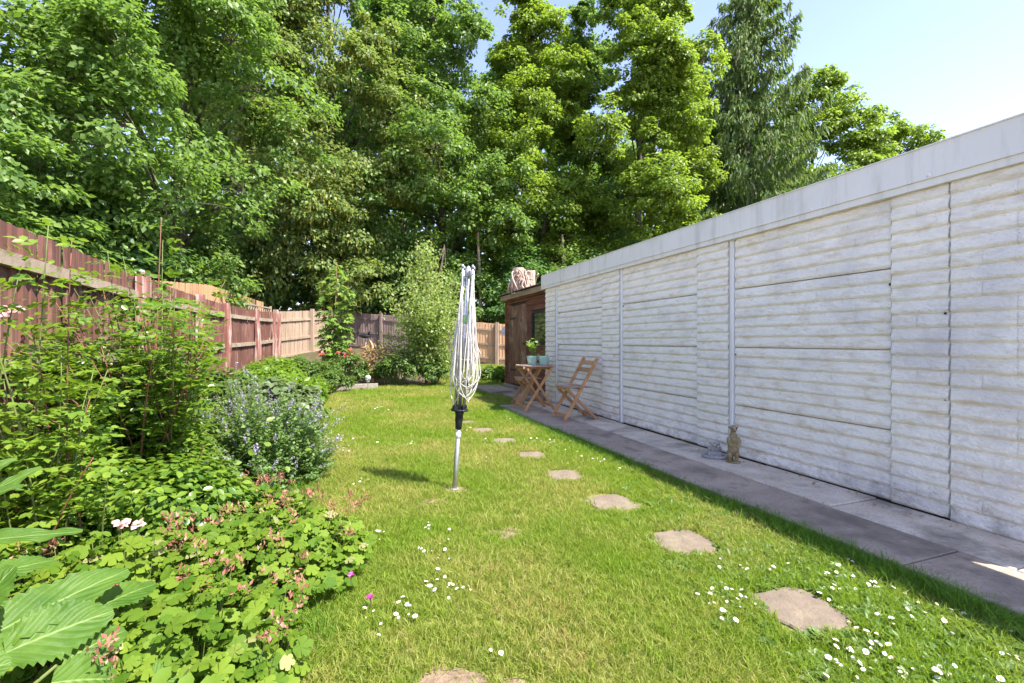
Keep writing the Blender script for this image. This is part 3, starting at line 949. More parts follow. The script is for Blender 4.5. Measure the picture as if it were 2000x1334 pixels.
# low trellis between the red and orange fences
tr = thing('trellis', 'short grey diamond trellis on top of the red fence end', 'trellis', (-6.3, 11.2, 1.9))
A_ = Vector((-6.32, 11.0, 0)); B_ = Vector((-6.92, 13.2, 0))
mb = MB(); mb.bar(A_ + Vector((0, 0, 2.05)), B_ + Vector((0, 0, 2.10)), .04, .035); mb.build('top_bar', M['old_rail'], tr)
mb = MB(); mb.bar(B_ + Vector((0, 0, 1.7)), B_ + Vector((0, 0, 2.16)), .05, .05); mb.build('end_bar', M['old_rail'], tr)
for k in range(11):
    for sg in (-1, 1):
        t0 = k / 11; t1 = t0 + sg * .085
        if 0 <= t1 <= 1:
            mb = MB(); off = Vector((.006 * sg, 0, 0))
            mb.bar(A_.lerp(B_, t0) + Vector((0, 0, 1.84)) + off, A_.lerp(B_, t1) + Vector((0, 0, 2.05)) + off, .008, .022); mb.build('slat', M['old_rail'], tr)

# ================================================================== ROTARY AIRER (folded)
ax, ay = -.4455, 3.58
airer = thing('rotary_airer', 'folded rotary clothes airer with hanging cream lines standing in the lawn', 'clothes airer', (ax, ay, 0))
airer.rotation_euler = (R(1.0), R(3.4), R(20))


def apart(name, mb, mat, parent=airer, smooth=True):
    return mb.build(name, mat, parent, smooth, True)


mb = MB(); mb.lathe([(.019, -.15), (.019, .50), (.016, .50)], 14); apart('pole', mb, M['galv'])
mb = MB(); mb.lathe([(.030, 0), (.034, .004), (.030, .010), (.020, .012)], 14); apart('ground_socket', mb, M['grey_plastic'])
mb = MB(); mb.lathe([(.0195, .40), (.0202, .40), (.0202, .445), (.0195, .445)], 14); apart('sticker', mb, M['white'])
mb = MB(); mb.lathe([(.0195, .470), (.025, .474), (.028, .52), (.031, .54), (.031, .585), (.035, .59), (.035, .605), (.02, .61)], 16); col_ = apart('collar', mb, M['plastic'])
mb = MB(); mb.lathe([(.03, .606), (.066, .612), (.070, .620), (.066, .628), (.03, .630), (.024, .618)], 18)
apart('flange', mb, M['plastic'], col_)
for k in range(4):
    a = k * math.pi / 2 + .4
    mb = MB(); mb.box((.030, -.014, .612), (.060, .014, .655), 0, Matrix.Rotation(a, 4, 'Z')); apart('bracket', mb, M['plastic'], col_, False)
mb = MB(); mb.lathe([(.0155, .60), (.0155, 1.70), (.012, 1.70)], 12); apart('inner_tube', mb, M['metal'])
mb = MB(); mb.lathe([(.016, 1.655), (.028, 1.66), (.028, 1.70), (.022, 1.715), (.012, 1.735), (.004, 1.742)], 14); apart('top_cap', mb, M['grey_plastic'])
mb = MB(); mb.lathe([(.016, 1.29), (.021, 1.295), (.021, 1.355), (.016, 1.36)], 12); apart('clip', mb, M['green_clip'])
arm_top = []
for k in range(4):
    a = k * math.pi / 2 + .4
    ca, sa = math.cos(a), math.sin(a)
    p0 = Vector((ca * .046, sa * .046, .635)); p1 = Vector((ca * .055, sa * .055, 1.735))
    arm_top.append((p0, p1, a))
    mb = MB(); mb.tube([p0, p0.lerp(p1, .5), p1], .0085, 8); arm = apart('arm', mb, M['metal'])
    mb = MB(); mb.tube([p1 - Vector((0, 0, .02)), p1, p1 + Vector((0, 0, .012))], [.011, .011, .005], 8); apart('end_cap', mb, M['grey_plastic'], arm)
    for j in range(8):
        q_ = p0.lerp(p1, .42 + .075 * j)
        mb = MB(); mb.ball((q_.x + ca * .010, q_.y + sa * .010, q_.z), .006, 6, 4); apart('line_hook', mb, M['grey_plastic'], arm)
    mb = MB(); s0 = Vector((ca * .024, sa * .024, 1.20)); mb.tube([s0, p0.lerp(p1, .30)], .005, 6); apart('strut', mb, M['metal'])
lr = random.Random(5)
for k in range(4):
    for j in range(7):
        pa = arm_top[k][0].lerp(arm_top[k][1], .98 - .075 * j); pb_ = arm_top[(k + 1) % 4][0].lerp(arm_top[(k + 1) % 4][1], .98 - .075 * j)
        zb = .67 + .045 * j * lr.uniform(.6, 1.2) + lr.uniform(-.02, .05)
        am = arm_top[k][2] + math.pi / 4 + lr.uniform(-.6, .6)
        out_ = lr.uniform(.035, .095)
        shift = Vector((.022, -.01, 0))
        pts = []
        wb = lr.uniform(.055, .115)                                       # half width of the loop low down
        for u in np.linspace(-1, 1, 41):
            t = abs(u) ** 1.25; sg_ = 1 if u > 0 else -1
            z = zb + (pa.z - zb) * t
            lat = sg_ * (1 - (1 - min(1, t * 5)) ** 2.6) if t < .2 else sg_      # rounded foot, steep sides
            k1 = max(0, min(1, (t - .15) / .85)) ** 1.1                    # 1 at the arm, 0 low down
            base = pa if u < 0 else pb_
            low = Vector((math.cos(am), math.sin(am), 0)) * out_ + Vector((-math.sin(am), math.cos(am), 0)) * lat * wb + shift
            low.z = 0
            q_ = Vector((base.x, base.y, 0)) * k1 + low * (1 - k1); q_.z = z
            pts.append(q_)
        mb = MB(); mb.tube(pts, .0030, 5); apart('line', mb, M['line'])
mb = MB(); mb.tube([(-.02, 0, 1.62), (-.06, -.02, 1.35), (-.115, -.03, 1.02)], .0028, 5); apart('line', mb, M['line'])

# ================================================================== TABLE, CHAIRS, POTS
FAC = math.atan2(GN.y, GN.x)            # facing away from the wall


def chair(name, label, x, y, rz):
    """folding chair: local +x is the facing direction, y across"""
    t = thing(name, label, 'chair', (x, y, PATH_Z + .004), rz, 'folding garden chairs')
    W = .19
    for sg in (-1, 1):
        mb = MB(); mb.bar((.25, sg * W, .0), (-.27, sg * W, .86), .026, .042, 0, (1, 0, .5)); mb.build('stile', M['teak'], t, local=True)
        mb = MB(); mb.bar((-.27, sg * (W - .032), .0), (.19, sg * (W - .032), .43), .024, .038, 0, (1, 0, -.5)); mb.build('leg', M['teak'], t, local=True)
    mb = MB(); mb.bar((.215, -W + .014, .07), (.215, W - .014, .07), .018, .036); mb.build('stretcher', M['teak'], t, local=True)
    mb = MB(); mb.bar((-.225, -W + .046, .055), (-.225, W - .046, .055), .018, .034); mb.build('stretcher', M['teak'], t, local=True)
    seat = MB(); seat.bar((.19, -W + .02, .435), (.19, W - .02, .435), .022, .035); so = seat.build('seat', M['teak'], t, local=True)
    mb = MB(); mb.bar((-.02, -W + .016, .435), (-.02, W - .016, .435), .022, .035); mb.build('seat_rail', M['teak'], so, local=True)
    for k in range(6):
        x0 = .215 - k * .064
        mb = MB(); mb.box((x0 - .057, -W - .004, .455 - .002 * k), (x0, W + .004, .470 - .002 * k)); mb.build('slat', M['teak_top'], so, local=True)
    for sz in (.69, .79):
        xx = .25 - .52 * (sz / .86)
        mb = MB(); mb.bar((xx - .004, -W + .014, sz), (xx - .004, W - .014, sz), .016, .062, 0, (-.5, 0, .85)); mb.build('back_slat', M['teak'], t, local=True)
    return t


chair('folding_chair', 'wooden folding chair against the white wall, back to the wall', .89, 6.60, FAC)
chair('folding_chair', 'wooden folding chair half hidden behind the small table', .30, 8.10, FAC)

TX, TY = .36, 7.45
table = thing('folding_table', 'small round wooden folding table holding two green pots', 'table', (TX, TY, PATH_Z + .004), FAC)
nb = 7; Rt = .30
for k in range(nb):                                     # slatted round top
    y0 = -Rt + 2 * Rt * k / nb + .003; y1 = -Rt + 2 * Rt * (k + 1) / nb - .003
    mb = MB(); n = 5; top = []
    ys_ = [y0 + (y1 - y0) * i / n for i in range(n + 1)]
    ring = [(math.sqrt(max(Rt * Rt - yy * yy, .0009)), yy) for yy in ys_] + [(-math.sqrt(max(Rt * Rt - yy * yy, .0009)), yy) for yy in reversed(ys_)]
    m_ = len(ring)
    mb.add([(p[0], p[1], .700) for p in ring] + [(p[0], p[1], .722) for p in ring],
           [tuple(range(m_ - 1, -1, -1)), tuple(range(m_, 2 * m_))] + [(i, (i + 1) % m_, m_ + (i + 1) % m_, m_ + i) for i in range(m_)])
    mb.build('top_slat', M['teak_top'], table, local=True)
for sg in (-1, 1):
    mb = MB(); mb.bar((-.26, sg * .17, .685), (.26, sg * .17, .685), .026, .03); mb.build('top_rail', M['teak'], table, local=True)
    mb = MB(); mb.bar((-.27, sg * .205, 0), (.20, sg * .205, .672), .024, .04, 0, (1, 0, 0)); mb.build('leg', M['teak'], table, local=True)
    mb = MB(); mb.bar((.27, sg * .235, 0), (-.20, sg * .235, .672), .024, .04, 0, (1, 0, 0)); mb.build('leg', M['teak'], table, local=True)
for xx, z, w in ((-.215, .08, .205), (.215, .08, .235), (-.2, .66, .205), (.2, .66, .235)):
    mb = MB(); mb.bar((xx, -w, z), (xx, w, z), .02, .034); mb.build('stretcher', M['teak'], table, local=True)


def pot(label, x, y, z, r):
    t = thing('plant_pot', label, 'plant pot', (x, y, z), 0, 'green pots on the table')
    mb = MB(); mb.lathe([(r * .70, 0), (r * .74, .004), (r * .98, .135), (r * 1.0, .142), (r * .93, .142), (r * .90, .12)], 24); mb.build('pot', M['pot'], t, True, True)
    mb = MB(); mb.lathe([(.001, .108), (r * .89, .112)], 20); mb.build('compost', M['soil'], t, True, True)
    return t


def small_plant(label, x, y, z, h, n, spread, leaf, sz):
    t = thing('potted_plant', label, 'plant', (x, y, z))
    mb = MB(); pts = []
    for k in range(5):
        a = k * 1.3; e = Vector((x + math.cos(a) * spread * .7 * random.uniform(.3, 1), y + math.sin(a) * spread * .7, z + h * random.uniform(.6, 1)))
        mb.tube([(x, y, z), ((x + e.x) / 2, (y + e.y) / 2, z + (e.z - z) * .6), e], [.004, .003, .002], 5); pts.append(e)
    mb.build('stem', M['stem'], t)
    r = np.random.default_rng(int(abs(x) * 1000))
    c = np.array([pts[i % 5] for i in range(n)]); lo = np.array([x, y, z])
    p = lo + (c - lo) * r.uniform(.35, 1, (n, 1)) + r.normal(size=(n, 3)) * spread * .22
    nr = rdir(n, r) * .6 + np.array([-.2, -.3, .8])
    v, f = spread_leaves(*OVAL, p, nr, rdir(n, r) + (p - lo) * 3, r.uniform(.6, 1.2, n) * sz)
    link('foliage', np_mesh('foliage', [(v, f, 0)], leaf), t)
    return t


tz = PATH_Z + .004 + .723
pot('pale green pot on the table with a bushy leafy plant', .325, 7.42, tz, .092)
pot('pale green pot on the table with a thin seedling, next to the wall', .510, 7.38, tz, .092)
small_plant('bushy pale green plant in the left pot', .325, 7.42, tz + .112, .30, 60, .10, M['lush'], .075)
small_plant('thin small-leaved seedling in the right pot', .510, 7.38, tz + .112, .24, 9, .03, M['lush'], .06)

# ================================================================== MEERKAT STATUE, STONE ORNAMENT
mx, my = gp(1432, 903, .055)
meer = thing('meerkat_statue', 'upright brown meerkat garden statue leaning by the white wall', 'statue', (mx, my, .058), math.atan2(-my, -mx) + .25)
mb = MB()
# local +x is the front of the animal
mb.tube([(.0, 0, .082), (.002, 0, .095), (.006, 0, .125), (.012, 0, .165), (.010, 0, .21), (.004, 0, .245), (.002, 0, .268), (.004, 0, .285)], [.030, .042, .049, .048, .041, .031, .024, .021], 14)
mb.ball((.010, 0, .305), (.034, .031, .031), 14, 10)                       # skull
mb.tube([(.028, 0, .302), (.048, 0, .296), (.064, 0, .291)], [.020, .014, .007], 10)   # muzzle
for sg in (-1, 1):
    mb.ball((-.004, sg * .032, .314), (.008, .007, .011), 8, 6)            # ears
    mb.tube([(.006, sg * .040, .225), (.026, sg * .050, .185), (.044, sg * .036, .160), (.055, sg * .012, .148)], [.016, .014, .011, .010], 8)   # arms
    mb.tube([(-.006, sg * .026, .10), (.008, sg * .030, .060), (-.004, sg * .028, .028), (.004, sg * .028, .008), (.036, sg * .030, .004)], [.028, .023, .015, .012, .010], 8)   # hind legs
mb.tube([(-.030, 0, .06), (-.055, 0, .02), (-.068, .02, .004)], [.016, .012, .008], 8)   # tail
ob = mb.build('body', M['statue'], meer, True, True)
rm = ob.modifiers.new('skin', 'REMESH'); rm.mode = 'VOXEL'; rm.voxel_size = .0045; rm.use_smooth_shade = True
sm = ob.modifiers.new('smooth', 'SMOOTH'); sm.factor = .5; sm.iterations = 3
for sg in (-1, 1):
    mb = MB(); mb.ball((.033, sg * .016, .310), (.007, .009, .007), 10, 7); mb.build('eye', M['eye'], meer, True, True)
    mb = MB(); mb.ball((-.002, sg * .038, .314), (.005, .004, .008), 8, 6); mb.build('ear', M['eye'], meer, True, True)
mb = MB(); mb.ball((.067, 0, .293), (.006, .006, .005), 8, 6); mb.build('nose', M['eye'], meer, True, True)
mb = MB(); mb.lathe([(.055, -.006), (.062, 0), (.060, .008), (.03, .011)], 18); mb.build('base', M['statue'], meer, True, True)

ox, oy = gp(1396, 894, .055)
orn = thing('stone_ornament', 'small grey cast stone ornament on an oval base beside the meerkat', 'ornament', (ox, oy, .057), math.atan2(-oy, -ox) + .1)
mb = MB(); ring = [(.075 * math.cos(a), .115 * math.sin(a)) for a in np.linspace(0, 2 * math.pi, 28, endpoint=False)]
n = 28
mb.add([(x, y, 0) for x, y in ring] + [(x, y, .022) for x, y in ring] + [(x * .93, y * .95, .028) for x, y in ring] + [(x * .72, y * .8, .026) for x, y in ring] + [(x * .68, y * .76, .014) for x, y in ring],
       [tuple(range(n - 1, -1, -1))] + [(r_ * n + k, r_ * n + (k + 1) % n, (r_ + 1) * n + (k + 1) % n, (r_ + 1) * n + k) for r_ in range(4) for k in range(n)] + [tuple(4 * n + k for k in range(n))])
mb.build('base', M['cast_stone'], orn, True, True)
mb = MB(); mb.add([(-.045, -.066, .012), (.03, -.066, .012), (.03, .066, .012), (-.045, .066, .012), (-.045, -.052, .062), (.008, -.052, .062), (.008, .052, .062), (-.045, .052, .062)],
                  [(0, 3, 2, 1), (4, 5, 6, 7), (0, 1, 5, 4), (1, 2, 6, 5), (2, 3, 7, 6), (3, 0, 4, 7)]); mb.build('plinth', M['cast_stone'], orn, False, True)
mb = MB()
mb.ball((-.015, 0, .085), (.026, .034, .030), 12, 9); mb.ball((-.004, 0, .122), (.024, .030, .024), 12, 9); mb.ball((.018, 0, .114), (.012, .014, .011), 8, 6)
for sg in (-1, 1):
    mb.ball((-.008, sg * .036, .130), (.010, .012, .018), 8, 6); mb.ball((-.010, sg * .046, .085), (.016, .016, .026), 8, 7); mb.ball((.014, sg * .022, .068), (.018, .012, .010), 8, 6)
ob = mb.build('figure', M['cast_stone'], orn, True, True)
rm = ob.modifiers.new('skin', 'REMESH'); rm.mode = 'VOXEL'; rm.voxel_size = .004; rm.use_smooth_shade = True

# ================================================================== BED EDGING, GLASS GLOBE, BIRD POST
o = MB(); o.bar((-4.35, 10.85, .06), (-3.22, 11.05, .08), .10, .13); o = o.build('timber_sleeper', M['sleeper'])
tag(o, 'bleached grey timber edging the far flower bed', 'timber edging')
gl = thing('glass_globe_light', 'clear glass globe garden light on a stake by the timber edging', 'garden light', (-3.32, 10.62, 0))
mb = MB(); mb.tube([(-3.32, 10.62, -.05), (-3.32, 10.62, .22)], .010, 8); mb.build('stake', M['metal'], gl)
mb = MB(); mb.lathe([(.02, .20), (.045, .22), (.045, .24), (.02, .25)], 12, c=(-3.32, 10.62, 0)); mb.build('collar', M['metal'], gl)
mb = MB(); mb.ball((-3.32, 10.62, .31), .068, 20, 14)
mg, nt, out = nmat('frosted_globe'); p_ = nt.nodes.new('ShaderNodeBsdfPrincipled')
nt.links.new(ramp(nt, noise(nt, 20, 3), [(.3, (.62, .64, .64)), (.7, (.75, .76, .76))]), p_.inputs['Base Color'])
p_.inputs['Roughness'].default_value = .15; p_.inputs['Transmission Weight'].default_value = .55; p_.inputs['IOR'].default_value = 1.2
nt.links.new(p_.outputs[0], out.inputs[0]); mb.build('globe', mg, gl, True)
bx_, by_, bz_ = spot(713, 690, 15.0)
bp = thing('bird_post', 'pale post topped by a dark iron bird figure before the back fence', 'garden ornament', (bx_, by_, float(gz(bx_, by_))))
mb = MB(); g0 = float(gz(bx_, by_)); mb.tube([(bx_, by_, g0 - .1), (bx_ + .01, by_, 1.12)], [.055, .045], 8); mb.build('post', M['pale_bark'], bp)
mb = MB(); mb.tube([(bx_, by_, 1.12), (bx_, by_, 1.22)], .012, 6); mb.build('rod', M['plastic'], bp)
mb = MB(); mb.ball((bx_, by_, 1.32), (.16, .06, .07), 12, 8); mb.tube([(bx_ + .10, by_, 1.34), (bx_ + .14, by_, 1.46), (bx_ + .20, by_, 1.47)], [.04, .03, .01], 8); mb.tube([(bx_ - .12, by_, 1.33), (bx_ - .24, by_, 1.44)], [.035, .012], 8)
mb.build('bird', M['plastic'], bp, True)

# ================================================================== TREES
def trunk_mesh(path_pts, rads, n=9):
    mb = MB(); mb.tube(path_pts, rads, n); return mb


def tree(name, label, x, y, h, cr, cb, seed, leaf, leaf_sz, nlobe, nclump, nleaf, lean=(0, 0), shape=(.75, 1.0), tassel=0, trunk_r=.22, top_pow=.6, flat=.55, group='trees beyond the fence', lobe_r=None):
    """trunk, limbs and a crown of leaf clumps hung on rounded lobes"""
    r = np.random.default_rng(seed); z0 = float(gz(x, y)) - .1
    root = thing(name, label, 'tree', (x, y, z0), 0, group)
    T = lambda t: np.array([x + lean[0] * t ** 1.3 + .25 * math.sin(3 * t + seed), y + lean[1] * t ** 1.3 + .2 * math.sin(4 * t + seed * 2), z0 + h * .93 * t])
    ts = np.linspace(0, 1, 12)
    limbs = MB(); limbs.tube([T(t) for t in ts], [trunk_r * (1 - .93 * t) ** .8 * (1.35 if t == 0 else 1) + .012 for t in ts], 10)
    lobes = []
    for i in range(nlobe):
        t = (i + r.uniform(.2, .8)) / nlobe
        env = (math.sin(math.pi * min(1, (t * .86 + .14)) ** shape[0]) ** shape[1])
        env = max(env, .46)
        a = r.uniform(0, 2 * math.pi) if i % 5 < 1 else r.uniform(math.pi, 2 * math.pi)
        rad = cr * env * math.sqrt(r.uniform(.12, .85)) * .86
        zc = z0 + cb + (h - cb) * t
        tt = min(1, zc / h); c = T(tt) + np.array([math.cos(a) * rad, math.sin(a) * rad, 0]); c[2] = zc
        if i % 4 == 1:                                    # boughs that hang in front of the trunk
            a = r.uniform(4.0, 5.4); rad = cr * env * r.uniform(.35, .75); c = T(tt) + np.array([math.cos(a) * rad, math.sin(a) * rad, 0]); c[2] = zc
        lr_ = (lobe_r or cr * .36) * r.uniform(.7, 1.15) * (1 - .35 * t)
        lobes.append((c, lr_, a))
    P_ = []; Nn = []; Tp = []; CL = []
    for (c, lr_, a) in lobes:
        tb = max(.12, min(.9, (c[2] - z0 - np.hypot(c[0] - x, c[1] - y) * .75) / h)); b0 = T(tb)
        m1 = (b0 + c) / 2 + np.array([0, 0, .15 * lr_]) + r.normal(size=3) * .12
        limbs.tube([b0, m1, c], [trunk_r * .32 * (1.1 - tb), trunk_r * .2 * (1.1 - tb) + .01, .015], 6)
        for k in range(nclump):
            d = rdir(1, r)[0]; d[2] = d[2] * .8 + .12; d[1] = -d[1] if d[1] > .4 else d[1]; d /= np.linalg.norm(d)
            cc = c + d * lr_ * np.array([1, 1, .85]) * r.uniform(.45, 1.05)
            rc = lr_ * r.uniform(.20, .36)
            if k % 3 == 0:
                limbs.tube([c, (c + cc) / 2 + np.array([0, 0, .05]), cc], [.022, .014, .006], 4, cap=False)
            n = int(nleaf * r.uniform(.6, 1.3))
            q_ = rdir(n, r) * (r.uniform(0, 1, (n, 1)) ** .40) * rc
            q_[:, 2] *= flat; q_[:, 2] -= (q_[:, 0] ** 2 + q_[:, 1] ** 2) * .25 / rc
            P_.append(cc + q_)
            outw = unit(q_ + 1e-4) * .45 + d * .45
            Nn.append(np.array([0, 0, .75]) + outw * .8 + r.normal(size=(n, 3)) * .38)
            Tp.append(unit(q_ + d * rc * .5) + np.array([0, 0, -.55]) + r.normal(size=(n, 3)) * .35)
            if tassel and r.uniform() < tassel:
                CL.append(cc + q_[: 10] + np.array([0, 0, -.06]))
    limbs.build('trunk', M['bark'], root, True)
    P_ = np.concatenate(P_); Nn = np.concatenate(Nn); Tp = np.concatenate(Tp)
    v, f = spread_leaves(*LEAF, P_, Nn, Tp, leaf_sz * r.uniform(.65, 1.25, len(P_)), None)
    link('crown', np_mesh('crown', [(v, f, 0)], leaf), root)
    if CL:
        p = np.concatenate(CL); n = len(p)
        v, f = spread_leaves(*LEAF, p, rdir(n, r) * np.array([1, 1, .1]), np.tile([0, 0, -1.], (n, 1)) + r.normal(size=(n, 3)) * .1, r.uniform(.12, .24, n), r.uniform(.08, .13, n))
        link('tassels', np_mesh('tassels', [(v, f, 0)], M['tassel']), root)
    return root


def bush(name, label, x, y, h, rx, seed, leaf, sz, nclump, nleaf, z0=None, cat='shrub', group=None, tpl=LEAF, flat=.7, low=.12, shoots=0, stem=None, ry=None, up=.75):
    r = np.random.default_rng(seed); z0 = float(gz(x, y)) if z0 is None else z0; ry = ry or rx
    root = thing(name, label, cat, (x, y, z0), 0, group)
    P_ = []; Nn = []; Tp = []; st = MB()
    for k in range(nclump):
        d = rdir(1, r)[0]; d[2] = abs(d[2]) * 1.0 - low; d /= np.linalg.norm(d)
        u = r.uniform(.35, 1.0) ** .5
        c = np.array([x, y, z0 + h * .36]) + d * np.array([rx * .82, ry * .82, h * .52]) * u
        rc = min(rx, h) * r.uniform(.16, .28)
        st.tube([(x + d[0] * rx * .12, y + d[1] * ry * .12, z0), (x + d[0] * rx * .4, y + d[1] * ry * .4, z0 + (c[2] - z0) * .55), c], [.012, .008, .003], 4, cap=False)
        n = int(nleaf * r.uniform(.7, 1.3)); q_ = rdir(n, r) * (r.uniform(0, 1, (n, 1)) ** .42) * rc; q_[:, 2] *= flat
        P_.append(c + q_); Nn.append(np.array([0, 0, up]) + (unit(q_ + 1e-5) + d) * .5 + r.normal(size=(n, 3)) * .35)
        Tp.append(unit(q_ + d * rc) + np.array([0, 0, -.25]) + r.normal(size=(n, 3)) * .4)
    for k in range(shoots):
        a = r.uniform(0, 6.28); e = np.array([x + math.cos(a) * rx * r.uniform(.2, .9), y + math.sin(a) * ry * r.uniform(.2, .9), z0 + h * r.uniform(.95, 1.25)])
        b0 = np.array([x, y, z0 + h * .4]); st.tube([b0, (b0 + e) / 2 + np.array([0, 0, .1]), e], [.010, .007, .003], 4)
        n = int(nleaf * .5); t = r.uniform(.3, 1, (n, 1)); p = b0 + (e - b0) * t + r.normal(size=(n, 3)) * .05
        P_.append(p); Nn.append(np.array([0, 0, up]) + rdir(n, r) * .6); Tp.append(rdir(n, r) + np.array([0, 0, .1]))
    st.build('stem', stem or M['stem'], root, True)
    P_ = np.concatenate(P_); P_[:, 2] = np.maximum(P_[:, 2], z0 + .01)
    v, f = spread_leaves(*tpl, P_, np.concatenate(Nn), np.concatenate(Tp), sz * r.uniform(.6, 1.25, len(P_)))
    link('foliage', np_mesh('foliage', [(v, f, 0)], leaf), root)
    return root


# deciduous trees; X = (px-1000)/900*Y
tree('sycamore_tree', 'large bright sycamore leaning in at the far left edge', -12.4, 10.0, 15, 5.2, 1.6, 11, M['syc'], .15, 34, 24, 105, lean=(.6, 0))
tree('sycamore_tree', 'broad green sycamore behind the red fence, left of the tasselled maple', -10.8, 15.0, 18, 5.8, 2.0, 12, M['syc'], .16, 40, 24, 100, lean=(-.6, .6))
tree('maple_tree', 'olive green maple hung with yellow tassels left of centre', -8.8, 22.0, 22, 6.2, 2.6, 13, M['maple'], .17, 46, 24, 95, tassel=.9, flat=.5)
tree('sycamore_tree', 'tall dense sycamore behind the bushy birch shrub', -3.9, 25.0, 23.5, 5.8, 2.6, 14, M['syc'], .18, 42, 24, 95)
tree('sycamore_tree', 'sycamore behind the folded airer, its top in the sky notch', 1.4, 27.0, 20.6, 5.6, 2.8, 15, M['syc2'], .18, 38, 24, 95)
tree('sycamore_tree', 'tall bright yellow-green sycamore left of the drooping conifer', 7.3, 25.5, 23.0, 5.6, 2.6, 16, M['syc2'], .18, 44, 24, 95)
tree('sycamore_tree', 'sycamore right of the sky notch, behind the stump', 4.6, 29.5, 21.0, 4.8, 3, 26, M['syc'], .19, 34, 24, 85)
tree('ash_tree', 'rounded tree sloping down behind the conifer above the garage roof', 22.6, 35.0, 19.6, 7.8, 4, 17, M['syc2'], .24, 34, 22, 80)
tree('ash_tree', 'low spreading tree at the far right over the garage roof', 32.0, 38.5, 18.4, 7.0, 4, 18, M['syc2'], .26, 32, 22, 75)
tree('background_tree', 'dark tree filling the gap between the left sycamore and the maple', -15.5, 27.0, 24, 7.0, 2, 19, M['syc3'], .30, 30, 20, 65)
tree('background_tree', 'dark tree behind the maple and the dense sycamore', -8.0, 33.0, 26, 7.5, 2, 20, M['syc3'], .34, 30, 20, 65)
tree('background_tree', 'dark tree behind the sky notch', 1.0, 36.0, 22, 7.5, 2, 21, M['syc3'], .36, 28, 20, 65)
tree('background_tree', 'dark tree behind the yellow-green sycamore', 10.5, 34.0, 22, 7.0, 2, 22, M['syc3'], .36, 28, 20, 65)
# the wood behind: one mass of leaves that reads as a whole
rw = np.random.default_rng(5); nw_ = 22000
wx = rw.uniform(-62, 30, nw_); wz = rw.uniform(0, 1, nw_) ** .8 * (np.where(wx < 6, 25, 16) + 3 * np.sin(wx * .35) + 2 * np.sin(wx * .9)); wy = 44 + rw.normal(size=nw_) * 2 + np.abs(wx) * -.15
P_ = np.stack([wx, wy, wz], 1)
v, f = spread_leaves(*LEAF, P_, rdir(nw_, rw) + np.array([.2, -.5, .6]), rdir(nw_, rw) + np.array([0, 0, -.4]), rw.uniform(.7, 1.3, nw_), rw.uniform(.8, 1.4, nw_))
wood = stuff(link('woodland', np_mesh('woodland', [(v, f, 0)], M['syc3'])))
# understorey below the crowns
US = [(-10.2, 9.6, 5.0, 2.1), (-11.0, 12.4, 5.8, 2.4), (-12.0, 16.8, 6.6, 2.5), (-11.8, 19.8, 6.6, 2.6), (-7.6, 22.6, 6.6, 2.4), (-4.9, 22.4, 6.2, 2.3), (-2.2, 22.6, 6.0, 2.4), (.6, 22.4, 6.4, 2.5), (3.4, 22.6, 6.8, 2.6),
      (6.0, 22.2, 6.6, 2.6), (9.0, 23.0, 7.5, 2.8), (13.0, 25, 8.0, 3.2), (-13.0, 15.5, 7, 2.8), (-9.9, 21.8, 5.5, 2.3)]
UL = ['shady shrub behind the near end of the red fence', 'shady shrub behind the middle of the red fence', 'shady shrub behind the orange fence', 'shady shrub above the end of the orange fence',
      'shady shrub behind the back corner of the fences', 'shady shrub behind the sapling', 'shady shrub behind the birch bush', 'shady shrub just left of the shed roof', 'shady shrub behind the stump on the shed',
      'shady shrub over the far end of the garage roof', 'shady shrub above the garage fascia below the bright sycamore', 'shady shrub at the foot of the conifer', 'shady shrub deep behind the left sycamores', 'shady shrub over the grey fence panels left of the sapling']
for k, ((x, y, h, rx), lab) in enumerate(zip(US, UL)):
    bush('understorey_shrub', lab, x, y, h, rx, 40 + k, M['under'] if k % 2 else M['syc'], .17, 95, 85, cat='shrub', group='shrubs under the trees', flat=.55)
# slim trunks seen in the shade
for k, (px, Y, lab) in enumerate(((935, 22.0, 'slim bare trunk in shade behind the airer'), (1100, 23.0, 'slim bare trunk in shade over the garage corner'))):
    x = (px - 1000) / 900 * Y
    mb = MB(); mb.tube([(x, Y, .1), (x + .1, Y, 3), (x - .05, Y, 6.5)], [.10, .085, .05], 8); o = mb.build('slim_tree', M['pale_bark']); tag(o, lab, 'tree')

